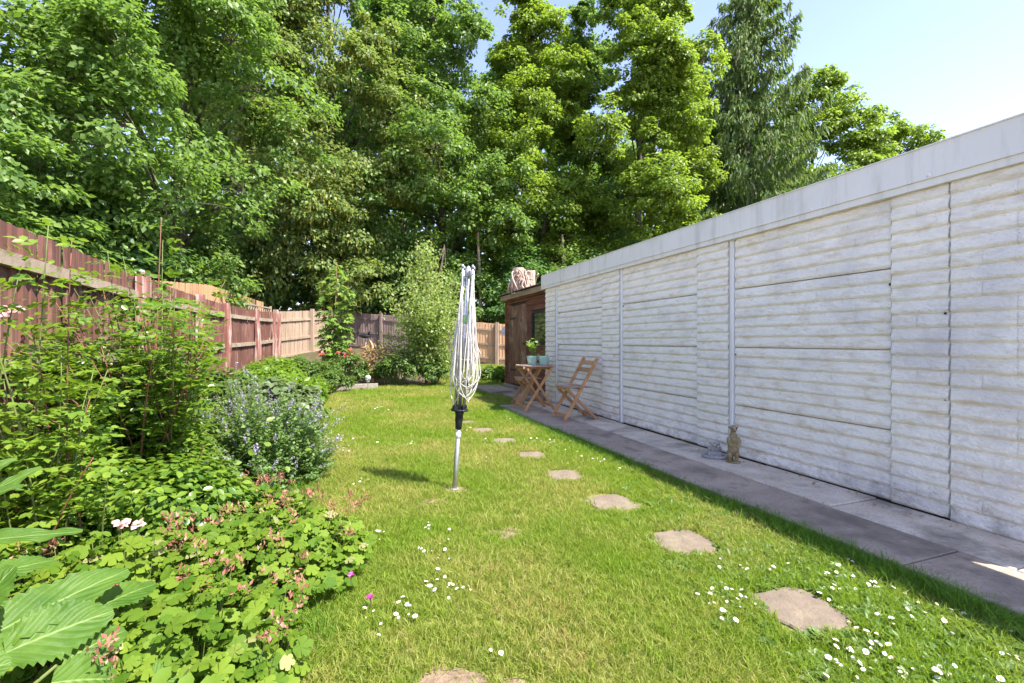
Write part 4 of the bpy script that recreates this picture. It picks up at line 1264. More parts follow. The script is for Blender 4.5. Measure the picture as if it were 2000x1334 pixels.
# conifer with hanging sprays
def conifer(x, y, h, rb, seed):
    r = np.random.default_rng(seed); z0 = -.1
    root = thing('conifer_tree', 'tall dark drooping conifer standing against the blue sky', 'tree', (x, y, z0))
    mb = MB(); mb.tube([(x, y, z0 + h * t) for t in np.linspace(0, 1, 10)], [.32 * (1 - t) + .02 for t in np.linspace(0, 1, 10)], 9); mb.build('trunk', M['bark'], root, True)
    br = MB(); P_ = []; Nn = []; Tp = []; S = []; D = []
    for k in range(125):
        t = .10 + .90 * (k / 125) ** .9
        L = rb * (1 - t) ** .7 * r.uniform(.55, 1.15) + .95
        a = k * 2.4 + r.uniform(-.4, .4); dx, dy = math.cos(a), math.sin(a); zb = z0 + h * t
        pts = []
        for u in np.linspace(0, 1, 7):
            pts.append(np.array([x + dx * L * u, y + dy * L * u, zb + L * (.16 * u - .42 * u * u + .42 * u ** 3 * 1.2) + .1 * u]))
        br.tube(pts, [.05 * (1 - t) + .018, .04 * (1 - t) + .014, .03 * (1 - t) + .012, .02, .015, .010, .006], 5)
        n = int(200 * L / 3 + 70)
        u = r.uniform(.12, 1.02, n); i0 = np.minimum((u * 6).astype(int), 5); fr = (u * 6 - i0)[:, None]; A = np.array(pts)
        base = A[i0] * (1 - fr) + A[i0 + 1] * fr
        lat = r.normal(size=n) * .22 * (1.1 - u * .5) * min(L, 3) * .55
        drop = np.abs(r.normal(size=n)) * .30 * (1 - .3 * u)
        p = base + np.stack([-dy * lat, dx * lat, -drop + .06], 1)
        P_.append(p); Nn.append(np.stack([dx + r.normal(size=n) * .7, dy + r.normal(size=n) * .7, r.normal(size=n) * .3 + .4], 1))
        Tp.append(np.stack([dx * .35 + r.normal(size=n) * .25, dy * .35 + r.normal(size=n) * .25, -np.ones(n)], 1)); S.append(r.uniform(.22, .52, n)); D.append(r.uniform(size=n) < .05)
    br.build('branch', M['bark'], root, True)
    P_ = np.concatenate(P_); Nn = np.concatenate(Nn); Tp = np.concatenate(Tp); S = np.concatenate(S); D = np.concatenate(D)
    v1, f1 = spread_leaves(*LEAF, P_[~D], Nn[~D], Tp[~D], S[~D], S[~D] * .42)
    v2, f2 = spread_leaves(*LEAF, P_[D], Nn[D], Tp[D], S[D], S[D] * .25)
    link('crown', np_mesh('crown', [(v1, f1, 0), (v2, f2, 1)], [M['conif'], M['dead']]), root)


conifer(13.6, 26.5, 21.8, 5.4, 77)

# ---- birch-like bush in the lawn
def birch(x, y, h, seed):
    r = np.random.default_rng(seed); z0 = float(gz(x, y))
    root = thing('birch_bush', 'tall pale small-leaved bush in the middle of the far lawn', 'bush', (x, y, z0))
    st = MB(); P_ = []; Nn = []; Tp = []
    tips = []
    for k in range(84):
        a = r.uniform(0, 6.28); t = r.uniform(0.04, 1); hh = h * (.10 + .86 * t)
        rad = (1.06 * math.sin(math.pi * min(1, .18 + .80 * t)) ** .75 + .06) * r.uniform(.35, 1.05)
        if t > .86:
            rad *= .45
        e = np.array([x + math.cos(a) * rad - .30 * max(0, t - .7), y + math.sin(a) * rad, z0 + hh])
        b0 = np.array([x + .05 * math.cos(a), y + .05 * math.sin(a), z0 + hh * .35]); m_ = (b0 + e) / 2 + np.array([0, 0, .18])
        st.tube([b0, m_, e], [.016, .010, .004], 5, cap=False)
        n = 150
        u = r.uniform(.25, 1.05, (n, 1)); p = (1 - u) ** 2 * b0 + 2 * u * (1 - u) * m_ + u * u * e + r.normal(size=(n, 3)) * (.06 + .10 * u)
        P_.append(p); Nn.append(np.array([0, -.1, .6]) + rdir(n, r) * .9); Tp.append(np.array([math.cos(a) * .4, math.sin(a) * .4, -.5]) + rdir(n, r) * .6)
    st.tube([(x, y, z0), (x, y, z0 + h * .5), (x - .15, y, z0 + h * .85), (x - .25, y, z0 + h)], [.045, .03, .016, .005], 7)
    st.build('stem', M['pale_bark'], root, True)
    P_ = np.concatenate(P_)
    v, f = spread_leaves(*LEAF, P_, np.concatenate(Nn), np.concatenate(Tp), r.uniform(.055, .105, len(P_)))
    link('foliage', np_mesh('foliage', [(v, f, 0)], M['birch']), root)


birch(-2.25, 12.1, 3.75, 3)
bush('laurel_bush', 'low dark green bush at the foot of the tall pale bush', -2.95, 11.75, .95, .62, 61, M['mid'], .07, 60, 60)
bush('laurel_bush', 'low dark green bush at the right foot of the tall pale bush', -2.0, 11.75, .80, .42, 62, M['mid'], .07, 40, 55)

# ---- sycamore sapling by the far fence corner
def sapling(x, y, h, seed):
    r = np.random.default_rng(seed); z0 = float(gz(x, y))
    root = thing('sycamore_sapling', 'slender young sycamore with red stems before the grey fence corner', 'sapling', (x, y, z0))
    st = MB(); P_ = []; Nn = []; Tp = []
    for (dx, hh, w) in ((0, h, .50), (.42, h * .78, .26), (-.34, h * .84, .26), (.15, h * .6, .4), (-.15, h * .58, .38), (.0, h * .5, .42)):
        top = np.array([x + dx, y + r.uniform(-.2, .2), z0 + hh]); b0 = np.array([x, y, z0]); m_ = np.array([x + dx * .8, y, z0 + hh * .5])
        st.tube([b0, m_, top], [.025, .014, .005], 6)
        lv_ = int(hh / .13)
        for k in range(lv_):
            u = .10 + .90 * k / lv_
            c = (1 - u) ** 2 * b0 + 2 * u * (1 - u) * m_ + u * u * top
            for q_ in range(6):
                a = r.uniform(0, 6.28); L = w * r.uniform(.25, .95) * (1.12 - u * .82)
                P_.append(c + np.array([math.cos(a) * L, math.sin(a) * L, r.uniform(-.1, .06)])); Nn.append(np.array([math.cos(a) * .4, math.sin(a) * .4 - .15, .8]) + r.normal(size=3) * .2); Tp.append(np.array([math.cos(a), math.sin(a), -.5]))
    st.build('stem', M['red_stem'], root, True)
    v, f = spread_leaves(*MAPLE, np.array(P_), np.array(Nn), np.array(Tp), r.uniform(.12, .23, len(P_)))
    link('foliage', np_mesh('foliage', [(v, f, 0)], M['sapling']), root)


sapling(-4.95, 12.9, 3.15, 5)
# dead branches hanging from the trees
x, y, z = spot(868, 478, 20.5)
db = thing('dead_branch', 'bare dead branch hanging in the shade above the pale bush', 'branch', (x, y, z))
for k in range(6):
    a = random.uniform(-.35, .35); mb = MB(); L = random.uniform(.9, 1.9)
    mb.tube([(x, y, z), (x + a * .5, y, z - L * .5), (x + a * 1.4, y, z - L)], [.02, .014, .005], 5); mb.build('twig', M['pale_bark'], db)

# ================================================================== FLOWER BEDS (far part)
bush('leafy_perennial', 'lush light green perennial clump behind the catmint', -2.95, 5.9, .82, .62, 71, M['lush'], .075, 70, 60, cat='plant', group='plants in the left bed', tpl=OVAL)
bush('leafy_perennial', 'lush light green perennial against the bend of the red fence', -4.0, 7.4, .85, .75, 72, M['lush'], .075, 80, 60, cat='plant', group='plants in the left bed', tpl=OVAL)
bush('leafy_perennial', 'pale green ground cover spilling onto the lawn below the grey fence', -4.15, 8.9, .52, .70, 73, M['lush'], .06, 70, 60, cat='plant', group='plants in the left bed')
bush('leafy_perennial', 'tall lush clump under the end of the red fence', -4.9, 9.4, .90, .75, 74, M['lush'], .08, 70, 60, cat='plant', group='plants in the left bed', tpl=OVAL)
bush('sage_bush', 'grey-green long-leaved bush just behind the catmint', -2.45, 4.75, .86, .52, 75, M['sage'], .10, 70, 55, cat='plant', group='plants in the left bed')
bush('leafy_perennial', 'dark leafy clump against the red fence behind the rose', -3.35, 5.4, .95, .55, 76, M['mid'], .07, 60, 60, cat='plant', group='plants in the left bed')
bush('rose_bush', 'dark green rose bush with red blooms in the far bed', -4.05, 11.4, .95, .62, 81, M['mid'], .06, 60, 60, group='far rose bushes')
bush('rose_bush', 'dark green rose bush left of the red blooms in the far bed', -4.85, 10.7, .90, .68, 82, M['mid'], .06, 60, 60, group='far rose bushes')
bush('rose_bush', 'low dark rose bush spilling over the timber edging', -4.1, 10.35, .55, .55, 83, M['mid'], .06, 50, 60, group='far rose bushes')
bush('leafy_perennial', 'yellowish clump in front of the grey fence panels', -5.6, 11.4, .8, .6, 84, M['lush'], .06, 60, 55, cat='plant')
r = np.random.default_rng(31)


def bloom(name, label, c, size, n, mat, group=None, cat='flower'):
    t = thing(name, label, cat, c, 0, group)
    P_ = np.tile(np.array(c), (n, 1)) + rdir(n, r) * size * .15
    up = np.array([0, -.35, .8]); d = unit(rdir(n, r) * np.array([1, 1, .35]) + up * .25)
    v, f = spread_leaves(*OVAL, P_, np.tile(up, (n, 1)) + rdir(n, r) * .6, d, size * r.uniform(.6, 1.0, n), size * r.uniform(.9, 1.3, n))
    link('petals', np_mesh('petals', [(v, f, 0)], mat), t)
    mb = MB(); mb.tube([(c[0], c[1], c[2] - size * 2.2), (c[0], c[1], c[2] - size * .1)], .004, 4); mb.build('stalk', M['stem'], t)
    return t


for k, (px, py, lab) in enumerate(((683, 683, 'highest red rose bloom in the far bed'), (689, 692, 'red rose bloom right of the pair in the far bed'), (675, 693, 'salmon rose bloom left in the far bed cluster'),
                                   (681, 694, 'salmon rose bloom in the middle of the far bed cluster'), (696, 700, 'salmon rose bloom lowest right in the far bed'), (628, 691, 'rusty rose bloom by the grey fence post'), (660, 688, 'pale salmon rose bloom below the sapling'))):
    bloom('rose_flower', lab, spot(px, py, 11.3), .085, 12, M['redpetal'], 'red roses in the far bed')
# straw coloured dying clump
def straw(x, y, h, seed):
    r = np.random.default_rng(seed); z0 = float(gz(x, y)); n = 260
    root = thing('dry_clump', 'straw coloured dying clump beside the tall pale bush', 'plant', (x, y, z0))
    a = r.uniform(0, 6.28, n); p = np.stack([x + np.cos(a) * r.uniform(0, .35, n), y + np.sin(a) * r.uniform(0, .3, n), z0 + r.uniform(.05, h, n)], 1)
    v, f = spread_leaves(*LEAF, p, rdir(n, r) + np.array([0, -.4, .3]), np.stack([np.cos(a) * .6, np.sin(a) * .6, r.uniform(-.6, .8, n)], 1), r.uniform(.12, .3, n), r.uniform(.06, .10, n))
    link('foliage', np_mesh('foliage', [(v, f, 0)], M['straw']), root)


straw(-3.55, 11.9, .95, 9)
bush('fern_clump', 'low green clump by the far fence left of the shed step', -.55, 13.5, .45, .5, 85, M['mid'], .09, 40, 45, cat='plant')
bush('fern_clump', 'strap-leaved clump at the shed corner', -.22, 12.6, .50, .30, 86, M['lush'], .16, 26, 30, cat='plant')

# ================================================================== NEAR BED
# ---- big rose bush before the red fence: arching canes with leaflets
def cane_leaves(pts, r, n_leaf, leaflet, P_, Nn, Tp, S):
    A = np.array(pts); m_ = len(A) - 1
    for k in range(n_leaf):
        u = r.uniform(.22, 1.0); i0 = min(int(u * m_), m_ - 1); fr = u * m_ - i0; b = A[i0] * (1 - fr) + A[i0 + 1] * fr
        a = r.uniform(0, 6.28); d = np.array([math.cos(a), math.sin(a), r.uniform(-.25, .35)]); d /= np.linalg.norm(d)
        L = leaflet * 3.0 * r.uniform(.7, 1.2); sd = np.cross(d, [0, 0, 1]); sd /= np.linalg.norm(sd) + 1e-9
        up = np.array([0, 0, 1]) + r.normal(size=3) * .35
        for (t, sg) in ((.45, 1), (.45, -1), (.75, 1), (.75, -1), (1.0, 0)):
            P_.append(b + d * L * t); Nn.append(up + r.normal(size=3) * .15)
            Tp.append(d * (.5 if sg else 1) + sd * sg * .9 + np.array([0, 0, -.15])); S.append(leaflet * r.uniform(.75, 1.2))


def rose(name, label, x, y, canes, seed, leaflet, nleaf, leaf, z0=0.0):
    r = np.random.default_rng(seed)
    root = thing(name, label, 'rose bush', (x, y, z0))
    P_, Nn, Tp, S = [], [], [], []
    for (ex, ey, ez, rad) in canes:
        b0 = np.array([x + r.uniform(-.15, .15), y + r.uniform(-.15, .15), z0]); e = np.array([ex, ey, ez])
        m_ = (b0 + e) / 2 + np.array([0, 0, .12 * abs(ez)]) + r.normal(size=3) * .04
        pts = [(1 - u) ** 2 * b0 + 2 * u * (1 - u) * m_ + u * u * e for u in np.linspace(0, 1, 9)]
        mb = MB(); mb.tube(pts, list(np.linspace(rad, .002, 9)), 5); mb.build('cane', M['red_stem'] if r.uniform() < .4 else M['stem'], root, True)
        cane_leaves(pts, r, nleaf, leaflet, P_, Nn, Tp, S)
    v, f = spread_leaves(*OVAL, np.array(P_), np.array(Nn), np.array(Tp), np.array(S))
    link('foliage', np_mesh('foliage', [(v, f, 0)], leaf), root)
    return root


r = np.random.default_rng(99)
canes = []
for k in range(95):
    px = r.uniform(-60, 415); Y = r.uniform(2.3, 3.5)
    py = r.uniform(560, 860) + max(0, (px - 300)) * .35
    x, y, z = spot(px, py, Y); canes.append((x, y, max(z, .25), .006))
canes += [(*spot(r.uniform(60, 400), r.uniform(560, 690), r.uniform(2.6, 3.5)), .005) for k in range(26)]
canes += [(*spot(315, 425, 3.1), .007), (*spot(318, 470, 3.15), .006), (*spot(370, 580, 3.3), .006), (*spot(440, 548, 3.4), .005), (*spot(300, 540, 3.2), .006), (*spot(345, 520, 3.25), .006), (*spot(210, 490, 3.0), .004), (*spot(240, 500, 3.0), .004), (*spot(260, 560, 3.0), .006), (*spot(400, 640, 3.3), .006), (*spot(200, 560, 2.9), .006)]
rose('rose_bush', 'large glossy rose bush with upright shoots before the red fence', -2.25, 2.95, canes, 101, .042, 30, M['rose'])
canes = [(*spot(95, 432, 1.95), .005), (*spot(140, 470, 2.0), .004), (*spot(40, 520, 1.9), .005), (*spot(-60, 560, 1.8), .005), (*spot(60, 640, 2.0), .005), (*spot(120, 690, 2.0), .005)]
canes += [(*spot(r.uniform(-120, 260), r.uniform(700, 900), r.uniform(1.75, 2.3)), .005) for k in range(26)]
rose('rose_bush', 'near rose bush at the left edge with one long arching shoot', -1.98, 1.95, canes, 102, .040, 26, M['yrose'])
bloom('rose_flower', 'pale pink rose bloom at the left edge of the view', spot(18, 606, 2.1), .055, 14, M['pinkpetal'], 'pale pink blooms')
bloom('rose_flower', 'open pale pink bloom over the geranium, left of its pair', spot(236, 1022, 1.85), .036, 10, M['pinkpetal'], 'pale pink blooms')
bloom('rose_flower', 'open pale pink bloom over the geranium, right of its pair', spot(270, 1024, 1.85), .033, 10, M['pinkpetal'], 'pale pink blooms')
bush('ivy_mound', 'low glossy green mound under the roses above the geranium', -1.95, 2.45, .55, .62, 111, M['rose'], .048, 150, 60, cat='plant', tpl=OVAL, ry=.45, up=1.0)
bush('ivy_mound', 'glossy green leaves below the red fence at the left edge', -2.35, 2.3, .75, .45, 112, M['rose'], .05, 90, 60, cat='plant', tpl=OVAL)
bush('leafy_perennial', 'mid green leafy clump between the rose bush and the catmint', -2.6, 3.6, .72, .42, 113, M['mid'], .055, 80, 60, cat='plant', tpl=OVAL)

# ---- catmint: grey-green dome with lilac spikes
def catmint(label, x, y, h, rx, ry, seed, nst):
    r = np.random.default_rng(seed)
    root = thing('catmint', label, 'plant', (x, y, 0))
    P_, Nn, Tp, S = [], [], [], []; F, FN, FT, FS = [], [], [], []
    st = MB()
    for k in range(nst):
        d = rdir(1, r)[0]; d[2] = abs(d[2]) * .95 + .02
        d /= np.linalg.norm(d); e = np.array([x + d[0] * rx, y + d[1] * ry, .06 + d[2] * h]) * 1.0
        e = np.array([x, y, 0]) + (e - np.array([x, y, 0])) * r.uniform(.70, 1.02) * (1 + .16 * math.sin(5 * math.atan2(d[1], d[0]) + seed) + .10 * math.sin(9 * d[2] + 3 * d[0]))
        b0 = np.array([x + d[0] * rx * .35, y + d[1] * ry * .35, 0.0])
        m_ = np.array([(b0[0] + e[0]) / 2, (b0[1] + e[1]) / 2, e[2] * .62])
        st.tube([b0, m_, e], [.0022, .002, .0012], 3, cap=False)
        n = 26; u = r.uniform(.28, .92, (n, 1)); p = (1 - u) ** 2 * b0 + 2 * u * (1 - u) * m_ + u * u * e
        P_.append(p + r.normal(size=(n, 3)) * .010); Nn.append(rdir(n, r) * .6 + np.array([0, 0, .8])); Tp.append(rdir(n, r) + d * .4); S.append(r.uniform(.020, .038, n))
        if d[2] > .12 and r.uniform() < .30:
            n = 22; ax_ = e - m_; ax_ /= np.linalg.norm(ax_); L = r.uniform(.06, .13)
            t = np.floor(r.uniform(0, 6, (n, 1))) / 6; p = e + ax_ * (t - .35) * L + r.normal(size=(n, 3)) * .0045
            F.append(p); FN.append(rdir(n, r)); FT.append(rdir(n, r) + ax_ * .3); FS.append(r.uniform(.008, .015, n))
    st.build('stem', M['stem'], root)
    v, f = spread_leaves(*LEAF, np.concatenate(P_), np.concatenate(Nn), np.concatenate(Tp), np.concatenate(S), np.concatenate(S) * 1.15)
    link('foliage', np_mesh('foliage', [(v, f, 0)], M['nepe']), root)
    v, f = spread_leaves(*LEAF, np.concatenate(F), np.concatenate(FN), np.concatenate(FT), np.concatenate(FS), np.concatenate(FS) * 1.3)
    link('flower_spikes', np_mesh('flower_spikes', [(v, f, 0)], M['lilac']), root)


catmint('large grey-green catmint mound with lilac flower spikes at the lawn edge', -2.08, 3.85, .70, .66, .62, 121, 900)
catmint('smaller catmint clump left of the big mound', -2.55, 4.3, .72, .40, .35, 122, 330)
# pale bindweed leaves scattered over the catmint
r = np.random.default_rng(55)
pb_ = np.array([spot(px, py, Y) for px, py, Y in ((485, 880, 3.2), (455, 905, 3.15), (470, 945, 3.1), (385, 825, 3.3), (440, 850, 3.25), (520, 822, 3.3), (595, 878, 3.45), (560, 910, 3.3), (530, 870, 3.25), (325, 905, 3.0), (410, 930, 3.0))])
bw_ = thing('bindweed', 'pale bindweed leaves climbing over the catmint mound', 'plant', tuple(pb_[0]))
for p in pb_:
    v, f = spread_leaves(*OVAL, p[None], np.array([[.1, -.7, .6]]) + r.normal(size=(1, 3)) * .3, rdir(1, r) + np.array([[.2, 0, -.4]]), [.055], [.06])
    link('leaf', np_mesh('leaf', [(v, f, 0)], M['yrose']), bw_)
mb = MB(); mb.tube([(pb_[0][0], pb_[0][1] + .2, .1)] + [tuple(p + np.array([0, .02, 0])) for p in pb_[:5]], .002, 3); mb.build('vine', M['stem'], bw_)

# ---- cranesbill geranium: carpet of lobed leaves with pink seed heads
def geranium(label, x, y, rx, ry, h, seed, nl, nh, ang=0.0):
    r = np.random.default_rng(seed)
    root = thing('geranium', label, 'plant', (x, y, 0), 0, 'cranesbill geraniums in the near bed')
    a = r.uniform(0, 6.28, nl); u = np.sqrt(r.uniform(0, 1, nl))
    lx_, ly_ = np.cos(a) * u * rx, np.sin(a) * u * ry
    X = x + lx_ * math.cos(ang) - ly_ * math.sin(ang); Y = y + lx_ * math.sin(ang) + ly_ * math.cos(ang)
    Z = h * (1 - u ** 3.0 * .75) * r.uniform(.55, 1.08, nl) + .02
    P_ = np.stack([X, Y, Z], 1)
    Nn = np.stack([(X - x) * .7, (Y - y) * .7 - .15, np.full(nl, .9)], 1) + r.normal(size=(nl, 3)) * .34
    Tp = rdir(nl, r) * np.array([1, 1, .3]) + np.stack([X - x, Y - y, np.full(nl, -.1)], 1)
    v, f = spread_leaves(*GERAN, P_, Nn, Tp, r.uniform(.034, .074, nl))
    link('foliage', np_mesh('foliage', [(v, f, 0)], M['gera']), root)
    st = MB(); F, FN, FT, FS = [], [], [], []
    for k in range(nl // 4):
        st.tube([(x + (X[k] - x) * .7, y + (Y[k] - y) * .7, 0), tuple(P_[k])], [.0022, .0016], 3, cap=False)
    for k in range(nh):
        a_ = r.uniform(0, 6.28); u_ = math.sqrt(r.uniform(.1, 1.15)); qx, qy = math.cos(a_) * u_ * rx, math.sin(a_) * u_ * ry
        cx, cy = x + qx * math.cos(ang) - qy * math.sin(ang), y + qx * math.sin(ang) + qy * math.cos(ang)
        cz = h * (1 - .45 * min(u_, 1) ** 2) + r.uniform(.03, .12)
        st.tube([(x + (cx - x) * .8, y + (cy - y) * .8, .02), (cx, cy, cz)], [.002, .0014], 3, cap=False)
        for q_ in range(2):
            n = 10; c = np.array([cx, cy, cz]) + r.normal(size=3) * .016
            F.append(c + r.normal(size=(n, 3)) * .011); FN.append(rdir(n, r)); FT.append(np.array([r.uniform(-.5, .5), 0, 1]) + rdir(n, r) * .35); FS.append(r.uniform(.012, .027, n))
        fs_ = np.concatenate(FS); v, f = spread_leaves(*LEAF, np.concatenate(F), np.concatenate(FN), np.concatenate(FT), fs_, fs_ * .62)
        link('seed_head', np_mesh('seed_head', [(v, f, 0)], M['seed']), root); F, FN, FT, FS = [], [], [], []
    st.build('stem', M['stem'], root)
    return root


geranium('cranesbill geranium spilling over the lawn edge with pink seed heads', -1.20, 2.10, .40, .60, .28, 131, 1500, 46, -.5)
geranium('cranesbill geranium at the very front of the bed', -1.06, 1.45, .34, .40, .28, 132, 1000, 18)
geranium('cranesbill geranium in the middle of the near bed', -1.50, 1.75, .42, .45, .34, 133, 1000, 14)
geranium('cranesbill geranium below the catmint mound', -1.52, 2.62, .36, .36, .26, 134, 800, 26)
bloom('geranium_flower', 'bright magenta bloom hanging over the lawn at the geranium edge', spot(724, 1165, 1.95), .02, 8, M['magenta'], 'magenta geranium blooms')
bloom('geranium_flower', 'bright magenta bloom at the right edge of the geranium', spot(686, 1123, 2.05), .022, 8, M['magenta'], 'magenta geranium blooms')
bloom('geranium_flower', 'bright magenta bloom among the upper seed heads', spot(545, 1042, 2.25), .018, 8, M['magenta'], 'magenta geranium blooms')
bloom('geranium_flower', 'small violet bloom near the bottom of the geranium', spot(498, 1300, 1.5), .014, 8, M['magenta'], 'magenta geranium blooms')

# ---- large toothed leaves in the corner
m, nt, out = nmat('big_leaf'); M['bigleaf'] = m
tc = nt.nodes.new('ShaderNodeTexCoord')
sepx = nt.nodes.new('ShaderNodeSeparateXYZ'); uvn = nt.nodes.new('ShaderNodeUVMap'); nt.links.new(uvn.outputs[0], sepx.inputs[0])
ab = N(nt, 'ShaderNodeMath', op='ABSOLUTE'); sb = N(nt, 'ShaderNodeMath', op='SUBTRACT'); sb.inputs[1].default_value = .5
nt.links.new(sepx.outputs[0], sb.inputs[0]); nt.links.new(sb.outputs[0], ab.inputs[0])
wv = nt.nodes.new('ShaderNodeTexWave'); wv.inputs['Scale'].default_value = 1.9; wv.inputs['Distortion'].default_value = 3.0; wv.inputs['Detail'].default_value = 3
cmb = nt.nodes.new('ShaderNodeCombineXYZ'); ad = N(nt, 'ShaderNodeMath', op='SUBTRACT'); ml = N(nt, 'ShaderNodeMath', op='MULTIPLY'); ml.inputs[1].default_value = .9
nt.links.new(ab.outputs[0], ml.inputs[0]); nt.links.new(sepx.outputs[1], ad.inputs[0]); nt.links.new(ml.outputs[0], ad.inputs[1]); nt.links.new(ad.outputs[0], cmb.inputs[0]); nt.links.new(cmb.outputs[0], wv.inputs[0])
c0 = ramp(nt, noise(nt, 9, 5, coord='Object'), [(.3, (.045, .115, .012)), (.7, (.100, .185, .026))])
c1 = mixc(nt, ramp(nt, wv.outputs['Fac'], [(.0, (.45, .45, .45)), (.10, (0, 0, 0))]), c0, (.125, .215, .045))
c2 = mixc(nt, ramp(nt, ab.outputs[0], [(.012, (1, 1, 1)), (.026, (0, 0, 0))]), c1, (.20, .29, .085))
pbs = nt.nodes.new('ShaderNodeBsdfPrincipled'); pbs.inputs['Roughness'].default_value = .5; pbs.inputs['Specular IOR Level'].default_value = .25; nt.links.new(c2, pbs.inputs['Base Color'])
bm_ = nt.nodes.new('ShaderNodeBump'); bm_.inputs['Strength'].default_value = .38; bm_.inputs['Distance'].default_value = .012
hm = mixc(nt, .5, wv.outputs['Fac'], noise(nt, 60, 4, coord='Object')); nt.links.new(hm, bm_.inputs['Height']); nt.links.new(bm_.outputs[0], pbs.inputs['Normal'])
trn = nt.nodes.new('ShaderNodeBsdfTranslucent'); nt.links.new(mixc(nt, .5, c2, (.35, .45, .05)), trn.inputs[0])
mxs = nt.nodes.new('ShaderNodeMixShader'); mxs.inputs[0].default_value = .33; nt.links.new(pbs.outputs[0], mxs.inputs[1]); nt.links.new(trn.outputs[0], mxs.inputs[2]); nt.links.new(mxs.outputs[0], out.inputs[0])


def big_leaf(parent, base, tip, width, sag, seed, roll=0.0, teeth=True, name='leaf'):
    """long toothed leaf with a sunken midrib, curved along its length"""
    r = random.Random(seed); nl, nw = 26, 6
    b = Vector(base); t = Vector(tip); d = (t - b); L = d.length; d.normalize(); s = d.cross(Vector((0, 0, 1))).normalized(); u = s.cross(d)
    s2 = s * math.cos(roll) + u * math.sin(roll); u = s2.cross(d); s = s2
    vs = []; uv = []
    for i in range(nl + 1):
        k = i / nl
        w = width * .5 * (math.sin(math.pi * (k * .90 + .06) ** .80) ** .8) + .004
        for j in range(-nw, nw + 1):
            q_ = j / nw; ww = w
            if abs(j) == nw and teeth:
                ww *= 1 + (.10 if i % 2 else -.07) + r.uniform(-.03, .03)
            z = -sag * L * (k * k * 1.1 - .25 * k) * 1.0 + .16 * w * abs(q_) ** 1.2 + .018 * L * math.sin(k * 15 + seed) * abs(q_) + .012 * L * math.sin(k * 31 + seed * 2 + (1 if j > 0 else 0)) * q_ * q_
            p = b + d * (L * k) + s * (ww * q_) + u * z
            vs.append(p); uv.append((.5 + .5 * q_, k))
    n = 2 * nw + 1; fs = [(i * n + j, i * n + j + 1, (i + 1) * n + j + 1, (i + 1) * n + j) for i in range(nl) for j in range(n - 1)]
    mb = MB(); mb.add(vs, fs); me = mb.mesh(name, M['bigleaf'], True)
    lay = me.uv_layers.new(name='UVMap')
    for lp in me.loops:
        lay.data[lp.index].uv = uv[lp.vertex_index]
    return link(name, me, parent)


bl = thing('broad_leaf_plant', 'plant with large wrinkled toothed leaves in the bottom left corner', 'plant', (-1.45, 1.15, 0))
for k, (b, t, w, sg, ro) in enumerate((
        (spot(-70, 1268, 1.12), spot(252, 1100, 1.42), .135, .10, .35),
        (spot(10, 1275, 1.14), spot(222, 1185, 1.30), .155, .12, .45),
        (spot(195, 1185, 1.36), spot(308, 1132, 1.55), .09, .10, .3),
        (spot(125, 1290, 1.18), spot(250, 1222, 1.32), .10, .15, .4),
        (spot(-60, 1210, 1.10), spot(22, 1105, 1.16), .11, .10, -.3),
        (spot(100, 1334, 1.12), spot(235, 1318, 1.22), .12, .15, .4),
        (spot(-80, 1330, 1.05), spot(20, 1290, 1.1), .12, .12, .3),
        (spot(-40, 1130, 1.25), spot(110, 1085, 1.4), .07, .12, .3),
        (spot(300, 1330, 1.25), spot(360, 1290, 1.32), .08, .15, .4),
        (spot(40, 1200, 1.35), spot(160, 1140, 1.55), .10, .12, .2))):
    big_leaf(bl, b, t, w * .95, sg, k + 3, -abs(ro) - .2)
for k, (a, b) in enumerate((((-1.42, 1.12, 0), spot(110, 1300, 1.16)), ((-1.40, 1.12, 0), spot(-10, 1275, 1.13)), ((-1.30, 1.2, 0), spot(200, 1190, 1.35)))):
    mb = MB(); mb.tube([a, tuple((Vector(a) + Vector(b)) / 2 + Vector((0, 0, .05))), b], [.007, .006, .004], 6); mb.build('stalk', M['stem'], bl, True)
sl = thing('strap_leaf_plant', 'plant with long pointed pale leaves arching in from the left edge', 'plant', (-1.75, 1.45, 0))
for k, (b, t, w) in enumerate((((spot(-160, 1075, 1.35)), spot(158, 1026, 1.52), .055), (spot(-90, 1000, 1.5), spot(76, 907, 1.65), .055), (spot(-80, 950, 1.5), spot(28, 892, 1.6), .05), (spot(-120, 1010, 1.4), spot(40, 940, 1.5), .045))):
    big_leaf(sl, b, t, w, .10, 50 + k, -.5, False)
mb = MB(); mb.tube([(-1.75, 1.45, 0), spot(-120, 1040, 1.42)], [.01, .006], 6); mb.build('stalk', M['stem'], sl)
hl = thing('heart_leaf_weed', 'weed with small heart-shaped green leaves at the bottom edge', 'plant', (-1.05, 1.2, 0))
for k, (px, py, Y) in enumerate(((335, 1300, 1.22), (372, 1312, 1.2), (405, 1318, 1.22))):
    p = np.array([spot(px, py, Y)])
    v, f = spread_leaves(*OVAL, p, np.array([[.1, -.6, .7]]), np.array([[.25 * (k - 1), -.3, -.55]]), [.062], [.07]); link('leaf', np_mesh('leaf', [(v, f, 0)], M['lush']), hl)
mb = MB(); mb.tube([(-1.05, 1.2, 0), spot(370, 1305, 1.22)], .003, 4); mb.build('stalk', M['stem'], hl)

